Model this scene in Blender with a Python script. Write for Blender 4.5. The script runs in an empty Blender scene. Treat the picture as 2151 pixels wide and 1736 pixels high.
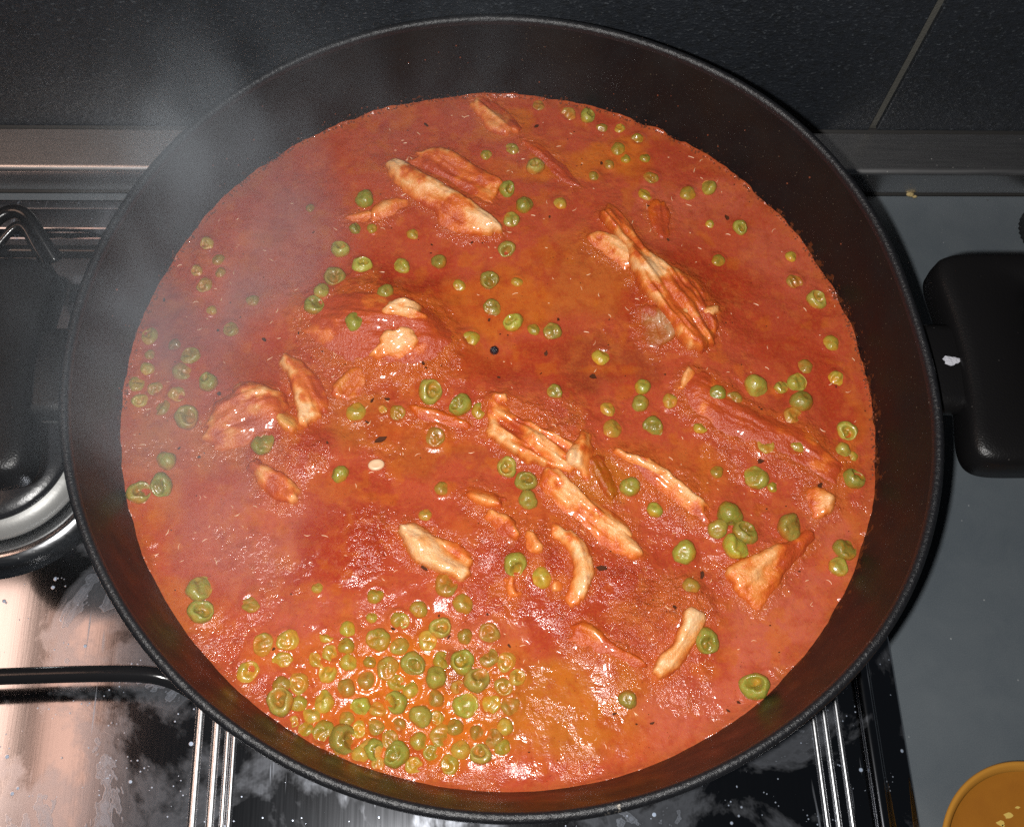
import bpy, bmesh, math, random
import numpy as np
from mathutils import Matrix, Vector, Euler

random.seed(7)
scene = bpy.context.scene
COL = scene.collection

# ------------------------------------------------------------------ camera
W, H = 2151.0, 1736.0                      # working pixel grid of the photograph
F = 2495.13
SX, SY = -63.27, -100.84                  # the photograph is an off-centre crop
PITCH, YAW, ROLL = 0.4472, -0.0918, 0.0806
CPOS = np.array([-0.0263, -0.1899, 0.3877])  # metres; origin = centre of the pan rim


def rotm():
    cp, sp = math.cos(PITCH), math.sin(PITCH)
    cy, sy = math.cos(YAW), math.sin(YAW)
    cr, sr = math.cos(ROLL), math.sin(ROLL)
    rx = np.array([[1, 0, 0], [0, cp, -sp], [0, sp, cp]])
    rz = np.array([[cy, -sy, 0], [sy, cy, 0], [0, 0, 1]])
    rr = np.array([[cr, -sr, 0], [sr, cr, 0], [0, 0, 1]])
    return rz @ rx @ rr


CM = rotm()
cam_data = bpy.data.cameras.new('camera')
cam = bpy.data.objects.new('camera', cam_data)
COL.objects.link(cam)
cam.matrix_world = Matrix.Translation(Vector(CPOS)) @ Matrix(CM.tolist()).to_4x4()
cam_data.sensor_fit = 'HORIZONTAL'
cam_data.sensor_width = 36.0
cam_data.lens = 36.0 * F / W
cam_data.shift_x = -SX / W
cam_data.shift_y = SY / W
cam_data.clip_start = 0.01
cam_data.clip_end = 50.0
scene.camera = cam

# ------------------------------------------------------------------ world, lamps, exposure
world = bpy.data.worlds.new('World')
scene.world = world
world.use_nodes = True
bg = world.node_tree.nodes['Background']
bg.inputs['Color'].default_value = (0.75, 0.85, 1.0, 1)
bg.inputs['Strength'].default_value = 0.014


def area_light(name, loc, target, size, power, color, size_y=None, shape='DISK'):
    d = bpy.data.lights.new(name, 'AREA')
    d.shape = shape
    d.size = size
    if size_y:
        d.size_y = size_y
    d.energy = power
    d.color = color
    o = bpy.data.objects.new(name, d)
    COL.objects.link(o)
    o.location = loc
    o.rotation_euler = (Vector(target) - Vector(loc)).to_track_quat('-Z', 'Y').to_euler()
    return o


# the phone's flash, beside the lens
fl = CPOS + CM @ np.array([-0.019, -0.006, 0.004])
area_light('phone_flash', tuple(fl), (0.0, 0.0, -0.05), 0.009, 3.5, (1.0, 0.98, 0.95))
# the cooker-hood lamp above the left burner
area_light('hood_lamp', (-0.520, 0.01, 0.55), (-0.520, 0.011, -0.1), 0.19, 0.62, (1.0, 0.66, 0.50), 0.24, 'RECTANGLE')
area_light('added_strip_light', (-0.372, 0.01, 0.55), (-0.372, 0.011, -0.1), 0.05, 0.10, (1.0, 0.58, 0.42), 0.26, 'RECTANGLE')  # added strip light out of view, puts the coppery band into the steel reflections

vs = scene.view_settings
vs.view_transform = 'Standard'
vs.look = 'None'
vs.exposure = 0.0
vs.gamma = 1.0
vs.use_curve_mapping = False
scene.cycles.use_denoising = False
scene.cycles.max_bounces = 8
scene.cycles.volume_bounces = 0
scene.cycles.volume_step_rate = 2.0
scene.cycles.sample_clamp_indirect = 3.0

# ------------------------------------------------------------------ pixel helpers
ZOOM = dict(A=(300, 250), B=(1200, 250), C=(2000, 250), D=(300, 900), E=(1200, 900), F=(2000, 900),
            G=(300, 1650), H=(1200, 1650), I=(2000, 1650))
ZK = 1000.0 / 2151.0
NK = 2151.0 / 3310.0


def zpx(k, x, y):
    ox, oy = ZOOM[k]
    return ((ox + x * ZK) * NK, (oy + y * ZK) * NK)


def U(x, y, z):
    """point of the horizontal plane z seen at pixel (x, y)"""
    d = CM @ np.array([(x - W / 2 - SX) / F, -(y - H / 2 - SY) / F, -1.0])
    t = (z - CPOS[2]) / d[2]
    return CPOS + t * d


PXM = 0.470 / F            # metres per pixel at the sauce, roughly

# ------------------------------------------------------------------ numeric noise
_tabs = {}


def vnoise(x, y, seed=0):
    if seed not in _tabs:
        _tabs[seed] = np.random.RandomState(seed + 11).rand(256, 256)
    t = _tabs[seed]
    xi = np.floor(x).astype(int)
    yi = np.floor(y).astype(int)
    fx = x - xi
    fy = y - yi
    fx = fx * fx * fx * (fx * (fx * 6 - 15) + 10)
    fy = fy * fy * fy * (fy * (fy * 6 - 15) + 10)
    a = t[xi % 256, yi % 256]
    b = t[(xi + 1) % 256, yi % 256]
    c = t[xi % 256, (yi + 1) % 256]
    d = t[(xi + 1) % 256, (yi + 1) % 256]
    return (a * (1 - fx) + b * fx) * (1 - fy) + (c * (1 - fx) + d * fx) * fy


def fbm(x, y, scale, octs=4, seed=0, gain=0.5):
    """noise about 0, roughly -1..1; scale = feature size in metres"""
    x = np.asarray(x, float) / scale + 31.7 * seed
    y = np.asarray(y, float) / scale + 17.3 * seed
    s = 0
    a = 1.0
    n = 0
    for o in range(octs):
        s = s + a * (vnoise(x, y, seed * 7 + o) * 2 - 1)
        n += a
        a *= gain
        x = x * 2.03 + 5.1
        y = y * 2.03 + 9.7
    return s / n * 1.5


def sstep(e0, e1, x):
    t = np.clip((x - e0) / (e1 - e0), 0, 1)
    return t * t * (3 - 2 * t)


# ------------------------------------------------------------------ object helpers
def link(o, parent=None):
    COL.objects.link(o)
    if parent is not None:
        o.parent = parent
    return o


def tag(o, label=None, cat=None, group=None, kind=None):
    if label:
        o['label'] = label
    if cat:
        o['category'] = cat
    if group:
        o['group'] = group
    if kind:
        o['kind'] = kind
    return o


def empty(name, loc=(0, 0, 0)):
    o = bpy.data.objects.new(name, None)
    o.empty_display_size = 0.01
    o.location = loc
    return link(o)


def mesh(name, verts, faces, mat, parent=None, smooth=True, cols=None, extra=None):
    me = bpy.data.meshes.new(name)
    me.from_pydata([tuple(v) for v in verts] if not isinstance(verts, list) else verts, [], faces)
    finish(me, mat, smooth, cols, extra)
    return link(bpy.data.objects.new(name, me), parent)


def finish(me, mat, smooth=True, cols=None, extra=None):
    if mat:
        me.materials.append(mat)
    if smooth:
        me.polygons.foreach_set('use_smooth', np.ones(len(me.polygons), bool))
    if cols is not None:
        a = me.attributes.new('tint', 'FLOAT_COLOR', 'POINT')
        c4 = np.ones((len(me.vertices), 4), np.float32)
        c4[:, :3] = cols
        a.data.foreach_set('color', c4.ravel())
    if extra is not None:
        for k, v in extra.items():
            a = me.attributes.new(k, 'FLOAT', 'POINT')
            a.data.foreach_set('value', np.asarray(v, np.float32))
    me.update()


def grid_mesh(me, P, quads):
    """fast mesh from numpy arrays of points and quads"""
    n = len(quads)
    me.vertices.add(len(P))
    me.vertices.foreach_set('co', np.asarray(P, np.float32).ravel())
    me.loops.add(n * 4)
    me.loops.foreach_set('vertex_index', np.asarray(quads, np.int32).ravel())
    me.polygons.add(n)
    me.polygons.foreach_set('loop_start', np.arange(0, n * 4, 4, dtype=np.int32))
    me.polygons.foreach_set('loop_total', np.full(n, 4, np.int32))
    me.update(calc_edges=True)
    me.validate()


def lathe(name, prof, mat, parent=None, seg=96, center=(0, 0), closed=False, warp=None):
    n = len(prof)
    V = []
    for i in range(seg):
        a = 2 * math.pi * i / seg
        for r, z in prof:
            rr = r + (warp(a, r, z) if warp else 0)
            V.append((center[0] + rr * math.cos(a), center[1] + rr * math.sin(a), z))
    Fc = []
    m = n if closed else n - 1
    for i in range(seg):
        j = (i + 1) % seg
        for k in range(m):
            l = (k + 1) % n
            Fc.append((i * n + k, j * n + k, j * n + l, i * n + l))
    return mesh(name, V, Fc, mat, parent)


def box(name, x0, x1, y0, y1, z0, z1, mat, parent=None, bevel=0.0, smooth=False):
    bm = bmesh.new()
    bmesh.ops.create_cube(bm, size=1)
    for v in bm.verts:
        v.co = ((x0 + x1) / 2 + v.co.x * (x1 - x0), (y0 + y1) / 2 + v.co.y * (y1 - y0), (z0 + z1) / 2 + v.co.z * (z1 - z0))
    if bevel:
        bmesh.ops.bevel(bm, geom=bm.edges[:], offset=bevel, segments=3, affect='EDGES', profile=0.5)
    me = bpy.data.meshes.new(name)
    bm.to_mesh(me)
    bm.free()
    finish(me, mat, smooth)
    return link(bpy.data.objects.new(name, me), parent)


def tube(name, pts, r, mat, parent=None, seg=14, sub=6):
    P = [Vector(p) for p in pts]
    # Catmull-Rom
    Q = []
    for i in range(len(P) - 1):
        p0 = P[max(i - 1, 0)]
        p1, p2 = P[i], P[i + 1]
        p3 = P[min(i + 2, len(P) - 1)]
        for s in range(sub):
            t = s / sub
            Q.append(0.5 * ((2 * p1) + (p2 - p0) * t + (2 * p0 - 5 * p1 + 4 * p2 - p3) * t * t + (-p0 + 3 * p1 - 3 * p2 + p3) * t ** 3))
    Q.append(P[-1])
    V, Fc = [], []
    up = Vector((0, 0, 1))
    prev = None
    for i, p in enumerate(Q):
        d = (Q[min(i + 1, len(Q) - 1)] - Q[max(i - 1, 0)]).normalized()
        if prev is None:
            a = d.cross(up)
            if a.length < 1e-3:
                a = d.cross(Vector((1, 0, 0)))
            a.normalize()
        else:
            a = (prev - d * prev.dot(d)).normalized()
        prev = a
        b = d.cross(a)
        for k in range(seg):
            t = 2 * math.pi * k / seg
            V.append(tuple(p + (a * math.cos(t) + b * math.sin(t)) * r))
    n = len(Q)
    for i in range(n - 1):
        for k in range(seg):
            l = (k + 1) % seg
            Fc.append((i * seg + k, i * seg + l, (i + 1) * seg + l, (i + 1) * seg + k))
    Fc.append(tuple(range(seg))[::-1])
    Fc.append(tuple((n - 1) * seg + k for k in range(seg)))
    return mesh(name, V, Fc, mat, parent)


def profile_bar(name, prof, x0, x1, mat, parent=None, axis='x', smooth=True):
    """extrude a closed (a, z) profile along x (a = y) or along y (a = x)"""
    n = len(prof)
    V = []
    for e in (x0, x1):
        for a, z in prof:
            V.append((e, a, z) if axis == 'x' else (a, e, z))
    Fc = [(k, (k + 1) % n, n + (k + 1) % n, n + k) for k in range(n)]
    Fc += [tuple(range(n))[::-1], tuple(range(n, 2 * n))]
    o = mesh(name, V, Fc, mat, parent, smooth=False)
    bm = bmesh.new()
    bm.from_mesh(o.data)
    bmesh.ops.recalc_face_normals(bm, faces=bm.faces)
    bm.to_mesh(o.data)
    bm.free()
    if smooth:
        o.data.polygons.foreach_set('use_smooth', np.ones(len(o.data.polygons), bool))
        try:
            o.data.set_sharp_from_angle(angle=math.radians(50))
        except Exception:
            pass
    return o


# ------------------------------------------------------------------ material helpers
class NT:
    def __init__(self, name):
        self.m = bpy.data.materials.new(name)
        self.m.use_nodes = True
        self.t = self.m.node_tree
        self.b = self.t.nodes['Principled BSDF']
        self.out = self.t.nodes['Material Output']

    def n(self, typ, **kw):
        o = self.t.nodes.new(typ)
        for k, v in kw.items():
            if k.startswith('i_'):
                o.inputs[k[2:].replace('_', ' ')].default_value = v
            else:
                setattr(o, k, v)
        return o

    def l(self, a, b):
        self.t.links.new(a, b)

    def setp(self, **kw):
        for k, v in kw.items():
            self.b.inputs[k.replace('_', ' ')].default_value = v

    def coord(self, scale=(1, 1, 1), world=True, rot=(0, 0, 0)):
        mp = self.n('ShaderNodeMapping')
        mp.inputs['Scale'].default_value = scale
        mp.inputs['Rotation'].default_value = rot
        if world:
            g = self.n('ShaderNodeNewGeometry')
            self.l(g.outputs['Position'], mp.inputs['Vector'])
        else:
            g = self.n('ShaderNodeTexCoord')
            self.l(g.outputs['Object'], mp.inputs['Vector'])
        return mp.outputs['Vector']

    def noise(self, vec, scale, detail=4, rough=0.55, dist=0.0):
        o = self.n('ShaderNodeTexNoise')
        o.inputs['Scale'].default_value = scale
        o.inputs['Detail'].default_value = detail
        o.inputs['Roughness'].default_value = rough
        o.inputs['Distortion'].default_value = dist
        self.l(vec, o.inputs['Vector'])
        return o.outputs['Fac']

    def voro(self, vec, scale, rnd=1.0, feature='F1'):
        o = self.n('ShaderNodeTexVoronoi', feature=feature)
        o.inputs['Scale'].default_value = scale
        o.inputs['Randomness'].default_value = rnd
        self.l(vec, o.inputs['Vector'])
        return o

    def ramp(self, fac, stops):
        o = self.n('ShaderNodeValToRGB')
        e = o.color_ramp.elements
        while len(e) > 1:
            e.remove(e[-1])
        for i, (p, c) in enumerate(stops):
            if not isinstance(c, (tuple, list)):
                c = (c, c, c)
            el = e[0] if i == 0 else e.new(p)
            el.position = p
            el.color = (*c, 1)
        self.l(fac, o.inputs['Fac'])
        return o.outputs['Color']

    def mix(self, fac, a, b):
        o = self.n('ShaderNodeMix', data_type='RGBA')
        for s, v in ((o.inputs[0], fac), (o.inputs[6], a), (o.inputs[7], b)):
            if hasattr(v, 'is_output'):
                self.l(v, s)
            elif isinstance(v, (tuple, list)):
                s.default_value = (*v, 1)
            else:
                s.default_value = v
        return o.outputs[2]

    def math(self, op, a, b=0.0, c=None, clamp=False):
        o = self.n('ShaderNodeMath', operation=op, use_clamp=clamp)
        for s, v in zip(o.inputs, (a, b, c)):
            if v is None:
                continue
            if hasattr(v, 'is_output'):
                self.l(v, s)
            else:
                s.default_value = v
        return o.outputs[0]

    def bump(self, height, strength=1.0, dist=0.001, normal=None):
        o = self.n('ShaderNodeBump')
        o.inputs['Distance'].default_value = dist
        if hasattr(strength, 'is_output'):
            self.l(strength, o.inputs['Strength'])
        else:
            o.inputs['Strength'].default_value = strength
        self.l(height, o.inputs['Height'])
        if normal is not None:
            self.l(normal, o.inputs['Normal'])
        return o.outputs['Normal']

    def attr(self, name, out='Color'):
        o = self.n('ShaderNodeAttribute')
        o.attribute_name = name
        return o.outputs[out]

    def to(self, sock, name):
        self.l(sock, self.b.inputs[name])


# ------------------------------------------------------------------ materials
def mat_sauce():
    m = NT('tomato_sauce')
    v = m.coord()
    col = m.attr('tint')
    n1 = m.noise(v, 900, 3, 0.6)
    c1 = m.mix(m.ramp(n1, [(0.45, 0.0), (0.8, 0.35)]), col, (0.46, 0.13, 0.022))
    n2 = m.noise(v, 330, 4, 0.6)
    c2 = m.mix(m.ramp(n2, [(0.52, 0.0), (0.72, 0.5)]), c1, (0.30, 0.035, 0.012))
    sp = m.voro(v, 420)
    c3 = m.mix(m.ramp(sp.outputs['Distance'], [(0.0, 0.85), (0.07, 0.6), (0.11, 0.0)]), c2,
               m.ramp(m.n('ShaderNodeObjectInfo').outputs['Random'], [(0, (0.16, 0.03, 0.01))]))
    m.to(c3, 'Base Color')
    g = m.attr('grain', 'Fac')
    f1 = m.noise(v, 520, 3, 0.6)
    f2 = m.noise(v, 1500, 2, 0.6)
    h = m.math('ADD', m.math('MULTIPLY', f1, 0.9), m.math('MULTIPLY', f2, 0.35))
    st = m.math('MULTIPLY_ADD', g, 0.85, 0.15)
    m.to(m.bump(h, st, 0.0019), 'Normal')
    m.to(m.ramp(m.noise(v, 240, 3), [(0.35, 0.10), (0.7, 0.24)]), 'Roughness')
    m.setp(IOR=1.42)
    m.b.inputs['Subsurface Weight'].default_value = 0.12
    m.b.inputs['Subsurface Radius'].default_value = (0.004, 0.0012, 0.0006)
    m.b.inputs['Subsurface Scale'].default_value = 0.6
    m.b.inputs['Coat Weight'].default_value = 0.08
    m.b.inputs['Coat Roughness'].default_value = 0.1
    m.b.inputs['Specular IOR Level'].default_value = 0.42
    return m.m


def mat_chicken():
    m = NT('stewed_chicken')
    v = m.coord()
    col = m.attr('tint')
    n = m.noise(v, 700, 4, 0.65)
    c = m.mix(m.ramp(n, [(0.45, 0.0), (0.78, 0.28)]), col, (0.50, 0.11, 0.018))
    n3 = m.noise(v, 260, 3, 0.6)
    c = m.mix(m.ramp(n3, [(0.58, 0.0), (0.75, 0.4)]), c, (0.34, 0.06, 0.012))
    m.to(c, 'Base Color')
    h = m.math('ADD', m.noise(v, 480, 4, 0.65), m.math('MULTIPLY', m.noise(v, 1500, 2), 0.4))
    m.to(m.bump(h, 0.45, 0.0016), 'Normal')
    m.setp(Roughness=0.3, IOR=1.42)
    m.b.inputs['Subsurface Weight'].default_value = 0.2
    m.b.inputs['Subsurface Radius'].default_value = (0.004, 0.002, 0.001)
    m.b.inputs['Subsurface Scale'].default_value = 0.6
    m.b.inputs['Coat Weight'].default_value = 0.4
    m.b.inputs['Coat Roughness'].default_value = 0.1
    return m.m


def mat_pea():
    m = NT('pea_skin')
    v = m.coord(world=False)
    vw = m.coord()
    col = m.attr('tint')
    rnd = m.n('ShaderNodeObjectInfo').outputs['Random']
    hs = m.n('ShaderNodeHueSaturation')
    m.l(m.math('MULTIPLY_ADD', rnd, 0.04, 0.485), hs.inputs['Hue'])
    m.l(m.math('MULTIPLY_ADD', m.math('FRACT', m.math('MULTIPLY', rnd, 7.3)), 0.45, 0.78), hs.inputs['Value'])
    m.l(col, hs.inputs['Color'])
    n = m.noise(vw, 700, 3, 0.6)
    c = m.mix(m.ramp(n, [(0.50, 0.0), (0.72, 0.6)]), hs.outputs['Color'], (0.38, 0.13, 0.014))
    m.to(c, 'Base Color')
    h = m.noise(vw, 650, 3, 0.6)
    m.to(m.bump(h, 0.40, 0.001), 'Normal')
    m.setp(Roughness=0.32, IOR=1.42)
    m.b.inputs['Subsurface Weight'].default_value = 0.2
    m.b.inputs['Subsurface Radius'].default_value = (0.002, 0.0022, 0.0006)
    m.b.inputs['Subsurface Scale'].default_value = 0.6
    m.b.inputs['Coat Weight'].default_value = 0.25
    m.b.inputs['Coat Roughness'].default_value = 0.1
    return m.m


def mat_simple(name, color, rough, metallic=0.0, bump=None, spec=None, coat=0.0):
    m = NT(name)
    m.setp(Roughness=rough, Metallic=metallic)
    m.b.inputs['Base Color'].default_value = (*color, 1)
    if spec is not None:
        m.b.inputs['Specular IOR Level'].default_value = spec
    m.b.inputs['Coat Weight'].default_value = coat
    if bump:
        sc, st, d = bump
        v = m.coord()
        m.to(m.bump(m.noise(v, sc, 4, 0.6), st, d), 'Normal')
    return m.m


def mat_pan_inside():
    m = NT('pan_inner_coating')
    v = m.coord()
    n = m.noise(v, 35, 5, 0.6)
    c = m.mix(m.ramp(n, [(0.38, 0.0), (0.7, 0.8)]), (0.0050, 0.0050, 0.0056), (0.010, 0.0075, 0.006))
    # splashed, dried sauce towards the sauce line
    g = m.n('ShaderNodeNewGeometry')
    sx = m.n('ShaderNodeSeparateXYZ')
    m.l(g.outputs['Position'], sx.inputs[0])
    zr = m.n('ShaderNodeMapRange')
    zr.inputs['From Min'].default_value = -0.022
    zr.inputs['From Max'].default_value = -0.037
    m.l(sx.outputs['Z'], zr.inputs['Value'])
    xr = m.n('ShaderNodeMapRange')
    xr.inputs['From Min'].default_value = 0.08
    xr.inputs['From Max'].default_value = 0.145
    xr.inputs['To Max'].default_value = 0.10
    m.l(sx.outputs['X'], xr.inputs['Value'])
    crust = m.math('GREATER_THAN', m.math('ADD', m.math('MULTIPLY', zr.outputs[0], m.math('ADD', xr.outputs[0], 0.30)), m.noise(v, 260, 5, 0.7)), 0.90)
    c = m.mix(m.math('MULTIPLY', crust, 0.6), c, (0.13, 0.035, 0.010))
    sp = m.voro(v, 300)
    c = m.mix(m.ramp(sp.outputs['Distance'], [(0.0, 0.7), (0.06, 0.5), (0.085, 0.0)]), c, (0.12, 0.09, 0.06))
    m.to(c, 'Base Color')
    m.to(m.ramp(m.noise(v, 90, 4), [(0.3, 0.30), (0.7, 0.5)]), 'Roughness')
    m.to(m.bump(m.noise(v, 900, 3, 0.6), 0.12, 0.0006), 'Normal')
    m.b.inputs['Specular IOR Level'].default_value = 0.3
    return m.m


def mat_rim():
    m = NT('pan_rim_enamel')
    v = m.coord()
    n = m.noise(v, 700, 4, 0.7)
    wear = m.ramp(m.math('MULTIPLY', m.noise(v, 420, 5, 0.75), m.ramp(m.noise(v, 28, 2), [(0.42, 0.6), (0.7, 1.08)])), [(0.60, 0.0), (0.68, 1.0)])
    c = m.mix(wear, m.mix(n, (0.003, 0.003, 0.0036), (0.013, 0.0135, 0.016)), (0.30, 0.27, 0.23))
    m.to(c, 'Base Color')
    m.to(m.bump(n, 0.55, 0.0008), 'Normal')
    m.setp(Roughness=0.36)
    return m.m


def mat_handle():
    m = NT('handle_bakelite')
    v = m.coord()
    n = m.noise(v, 1400, 2, 0.6)
    sp = m.voro(v, 190)
    c = m.mix(m.ramp(sp.outputs['Distance'], [(0.0, 0.9), (0.05, 0.4), (0.07, 0.0)]), (0.0055, 0.0052, 0.0055), (0.05, 0.045, 0.042))
    m.to(c, 'Base Color')
    m.to(m.bump(n, 0.3, 0.0006), 'Normal')
    m.setp(Roughness=0.32)
    m.b.inputs['Specular IOR Level'].default_value = 0.22
    return m.m


def mat_steel():
    m = NT('hob_steel')
    v = m.coord()
    vb = m.coord(scale=(900, 26, 60))
    brush = m.noise(vb, 1.0, 3, 0.6)
    # dried spills: pale patches with hard edges, drips and dots
    big = m.noise(v, 17, 6, 0.62, 0.4)
    spill = m.ramp(big, [(0.50, 0.0), (0.56, 0.22), (0.60, 0.16), (0.625, 0.45), (0.66, 0.25), (0.72, 0.4)])
    edge = m.ramp(big, [(0.594, 0.0), (0.603, 0.5), (0.616, 0.0)])
    d1 = m.voro(v, 150)
    dots = m.ramp(d1.outputs['Distance'], [(0.0, 1.0), (0.10, 0.85), (0.14, 0.0)])
    sel = m.math('GREATER_THAN', m.noise(v, 60, 2), 0.58)
    d2 = m.voro(v, 420)
    dots2 = m.ramp(d2.outputs['Distance'], [(0.0, 1.0), (0.12, 0.7), (0.16, 0.0)])
    sel2 = m.math('GREATER_THAN', m.noise(v, 90, 2), 0.57)
    st = m.math('MAXIMUM', m.math('MULTIPLY', dots, sel), m.math('MULTIPLY', m.math('MULTIPLY', dots2, sel2), 0.8))
    st = m.math('MAXIMUM', st, m.math('MULTIPLY', m.math('MAXIMUM', spill, edge), 0.7), clamp=True)
    vs_ = m.coord(scale=(300, 14, 1), rot=(0, 0, 0.25))
    scr = m.ramp(m.noise(vs_, 1.0, 2, 0.5), [(0.70, 0.0), (0.74, 0.35)])
    st2 = m.math('MAXIMUM', st, scr, clamp=True)
    c = m.mix(st2, (0.36, 0.37, 0.40), (0.31, 0.38, 0.50))
    m.to(c, 'Base Color')
    m.to(m.math('MULTIPLY_ADD', st2, -0.85, 1.0), 'Metallic')
    m.to(m.math('ADD', m.math('MULTIPLY_ADD', brush, 0.035, 0.075), m.math('MULTIPLY', st2, 0.38)), 'Roughness')
    h = m.math('ADD', m.math('MULTIPLY', brush, 0.06), m.math('MULTIPLY', st, 0.5))
    m.to(m.bump(h, 0.10, 0.0006), 'Normal')
    m.b.inputs['Anisotropic'].default_value = 0.3
    return m.m


def mat_chrome(name, rough=0.14, color=(0.55, 0.55, 0.56)):
    m = NT(name)
    v = m.coord(scale=(40, 900, 900))
    n = m.noise(v, 1.0, 2)
    v2 = m.coord()
    d = m.voro(v2, 260)
    dots = m.math('MULTIPLY', m.ramp(d.outputs['Distance'], [(0.0, 1.0), (0.10, 0.0)]), m.math('GREATER_THAN', m.noise(v2, 70, 2), 0.55))
    m.to(m.mix(dots, color, (0.5, 0.48, 0.44)), 'Base Color')
    m.to(m.math('MULTIPLY_ADD', dots, -0.8, 1.0), 'Metallic')
    m.to(m.math('MULTIPLY_ADD', n, 0.10, rough), 'Roughness')
    return m.m


def mat_tile():
    m = NT('slate_tile')
    v = m.coord()
    a = m.noise(v, 22, 5, 0.62)
    b = m.noise(m.coord(scale=(1, 1, 1.6), rot=(0, 0.5, 0)), 430, 4, 0.7)
    c = m.mix(a, (0.008, 0.010, 0.0135), (0.019, 0.023, 0.030))
    c = m.mix(m.ramp(b, [(0.58, 0.0), (0.72, 0.7)]), c, (0.13, 0.145, 0.16))
    c = m.mix(m.ramp(m.noise(v, 300, 3, 0.6), [(0.35, 0.6), (0.5, 0.0)]), c, (0.008, 0.009, 0.010))
    m.to(c, 'Base Color')
    m.to(m.bump(m.math('ADD', b, m.math('MULTIPLY', m.noise(v, 120, 4), 0.8)), 0.6, 0.0016), 'Normal')
    m.setp(Roughness=0.48)
    return m.m


def mat_worktop():
    m = NT('grey_worktop')
    v = m.coord()
    a = m.noise(v, 9, 4, 0.6)
    f = m.noise(v, 2200, 2, 0.7)
    a = m.math('MULTIPLY_ADD', m.noise(v, 42, 5, 0.65, 0.5), 0.5, m.math('MULTIPLY', a, 0.5))
    c = m.mix(m.ramp(a, [(0.35, 0.0), (0.65, 1.0)]), (0.066, 0.080, 0.093), (0.092, 0.106, 0.117))
    c = m.mix(m.ramp(f, [(0.4, 0.0), (0.7, 0.25)]), c, (0.16, 0.17, 0.175))
    sp = m.voro(v, 60)
    sel = m.math('GREATER_THAN', m.noise(v, 40, 1), 0.55)
    c = m.mix(m.math('MULTIPLY', m.ramp(sp.outputs['Distance'], [(0.0, 0.8), (0.035, 0.6), (0.05, 0.0)]), sel), c, (0.04, 0.036, 0.03))
    sp2 = m.voro(v, 95)
    c = m.mix(m.ramp(sp2.outputs['Distance'], [(0.0, 0.8), (0.03, 0.5), (0.042, 0.0)]), c, (0.33, 0.34, 0.34))
    m.to(c, 'Base Color')
    m.to(m.ramp(m.noise(v, 30, 3), [(0.3, 0.32), (0.7, 0.45)]), 'Roughness')
    m.to(m.bump(f, 0.05, 0.0004), 'Normal')
    return m.m


def mat_amber():
    m = NT('amber_broth')
    v = m.coord()
    a = m.noise(v, 90, 4, 0.6)
    c = m.mix(a, (0.24, 0.085, 0.012), (0.33, 0.13, 0.015))
    m.to(c, 'Base Color')
    m.setp(Roughness=0.25, IOR=1.4)
    m.b.inputs['Coat Weight'].default_value = 0.4
    m.to(m.bump(m.noise(v, 200, 3), 0.08, 0.001), 'Normal')
    return m.m


M_SAUCE, M_CHICK, M_PEA = mat_sauce(), mat_chicken(), mat_pea()
M_PANIN, M_RIM, M_HANDLE = mat_pan_inside(), mat_rim(), mat_handle()
M_STEEL = mat_steel()
M_RIDGE = mat_chrome('ridge_steel', 0.24, (0.66, 0.67, 0.69))
M_CHROME = mat_chrome('polished_trim', 0.30, (0.62, 0.61, 0.61))
M_BOWL = mat_chrome('burner_steel', 0.12, (0.62, 0.63, 0.65))
M_TILE, M_WORK, M_AMBER = mat_tile(), mat_worktop(), mat_amber()
M_PANOUT = mat_simple('pan_outer_enamel', (0.014, 0.014, 0.015), 0.4, bump=(700, 0.3, 0.0006))
M_GROUT = mat_simple('tile_grout', (0.075, 0.072, 0.062), 0.85, bump=(900, 0.6, 0.001))
M_BLACK = mat_simple('black_enamel', (0.010, 0.010, 0.011), 0.16, bump=(160, 0.10, 0.001))
M_CAP = mat_simple('burner_cap_enamel', (0.012, 0.012, 0.014), 0.3, bump=(500, 0.2, 0.0006))
M_ALU = mat_simple('burner_ring_aluminium', (0.33, 0.33, 0.32), 0.45, 0.4, bump=(300, 0.15, 0.0006))
M_GAP = mat_simple('dark_sealant', (0.010, 0.009, 0.008), 0.6)
M_CHIP = mat_simple('bare_metal_chip', (0.42, 0.42, 0.46), 0.6, bump=(900, 0.8, 0.001))
M_HERB = mat_simple('dried_herb', (0.060, 0.016, 0.005), 0.75, bump=(900, 0.5, 0.001), spec=0.2)
M_PEPPER = mat_simple('peppercorn_skin', (0.012, 0.010, 0.016), 0.25, bump=(900, 0.9, 0.001), coat=0.5)
M_PALE = mat_simple('pale_fleck', (0.62, 0.40, 0.24), 0.35)
M_CRUMB = mat_simple('bread_crumb', (0.40, 0.30, 0.13), 0.6, bump=(900, 0.8, 0.001))
M_FLAKE = mat_simple('floating_flake', (0.55, 0.38, 0.09), 0.4)
M_DROP = mat_simple('sauce_bead', (0.16, 0.045, 0.022), 0.05, coat=0.8)
M_PLASTIC = mat_simple('ribbed_black_plastic', (0.012, 0.012, 0.012), 0.4)

mg = NT('amber_glass')
mg.setp(Roughness=0.12, IOR=1.45)
mg.b.inputs['Base Color'].default_value = (0.42, 0.19, 0.03, 1)
mg.b.inputs['Coat Weight'].default_value = 0.3
M_GLASS = mg.m

# ================================================================== the setting
HOB_Z = -0.115
WORK_Z = -0.120
WALL_Y = 0.174

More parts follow.
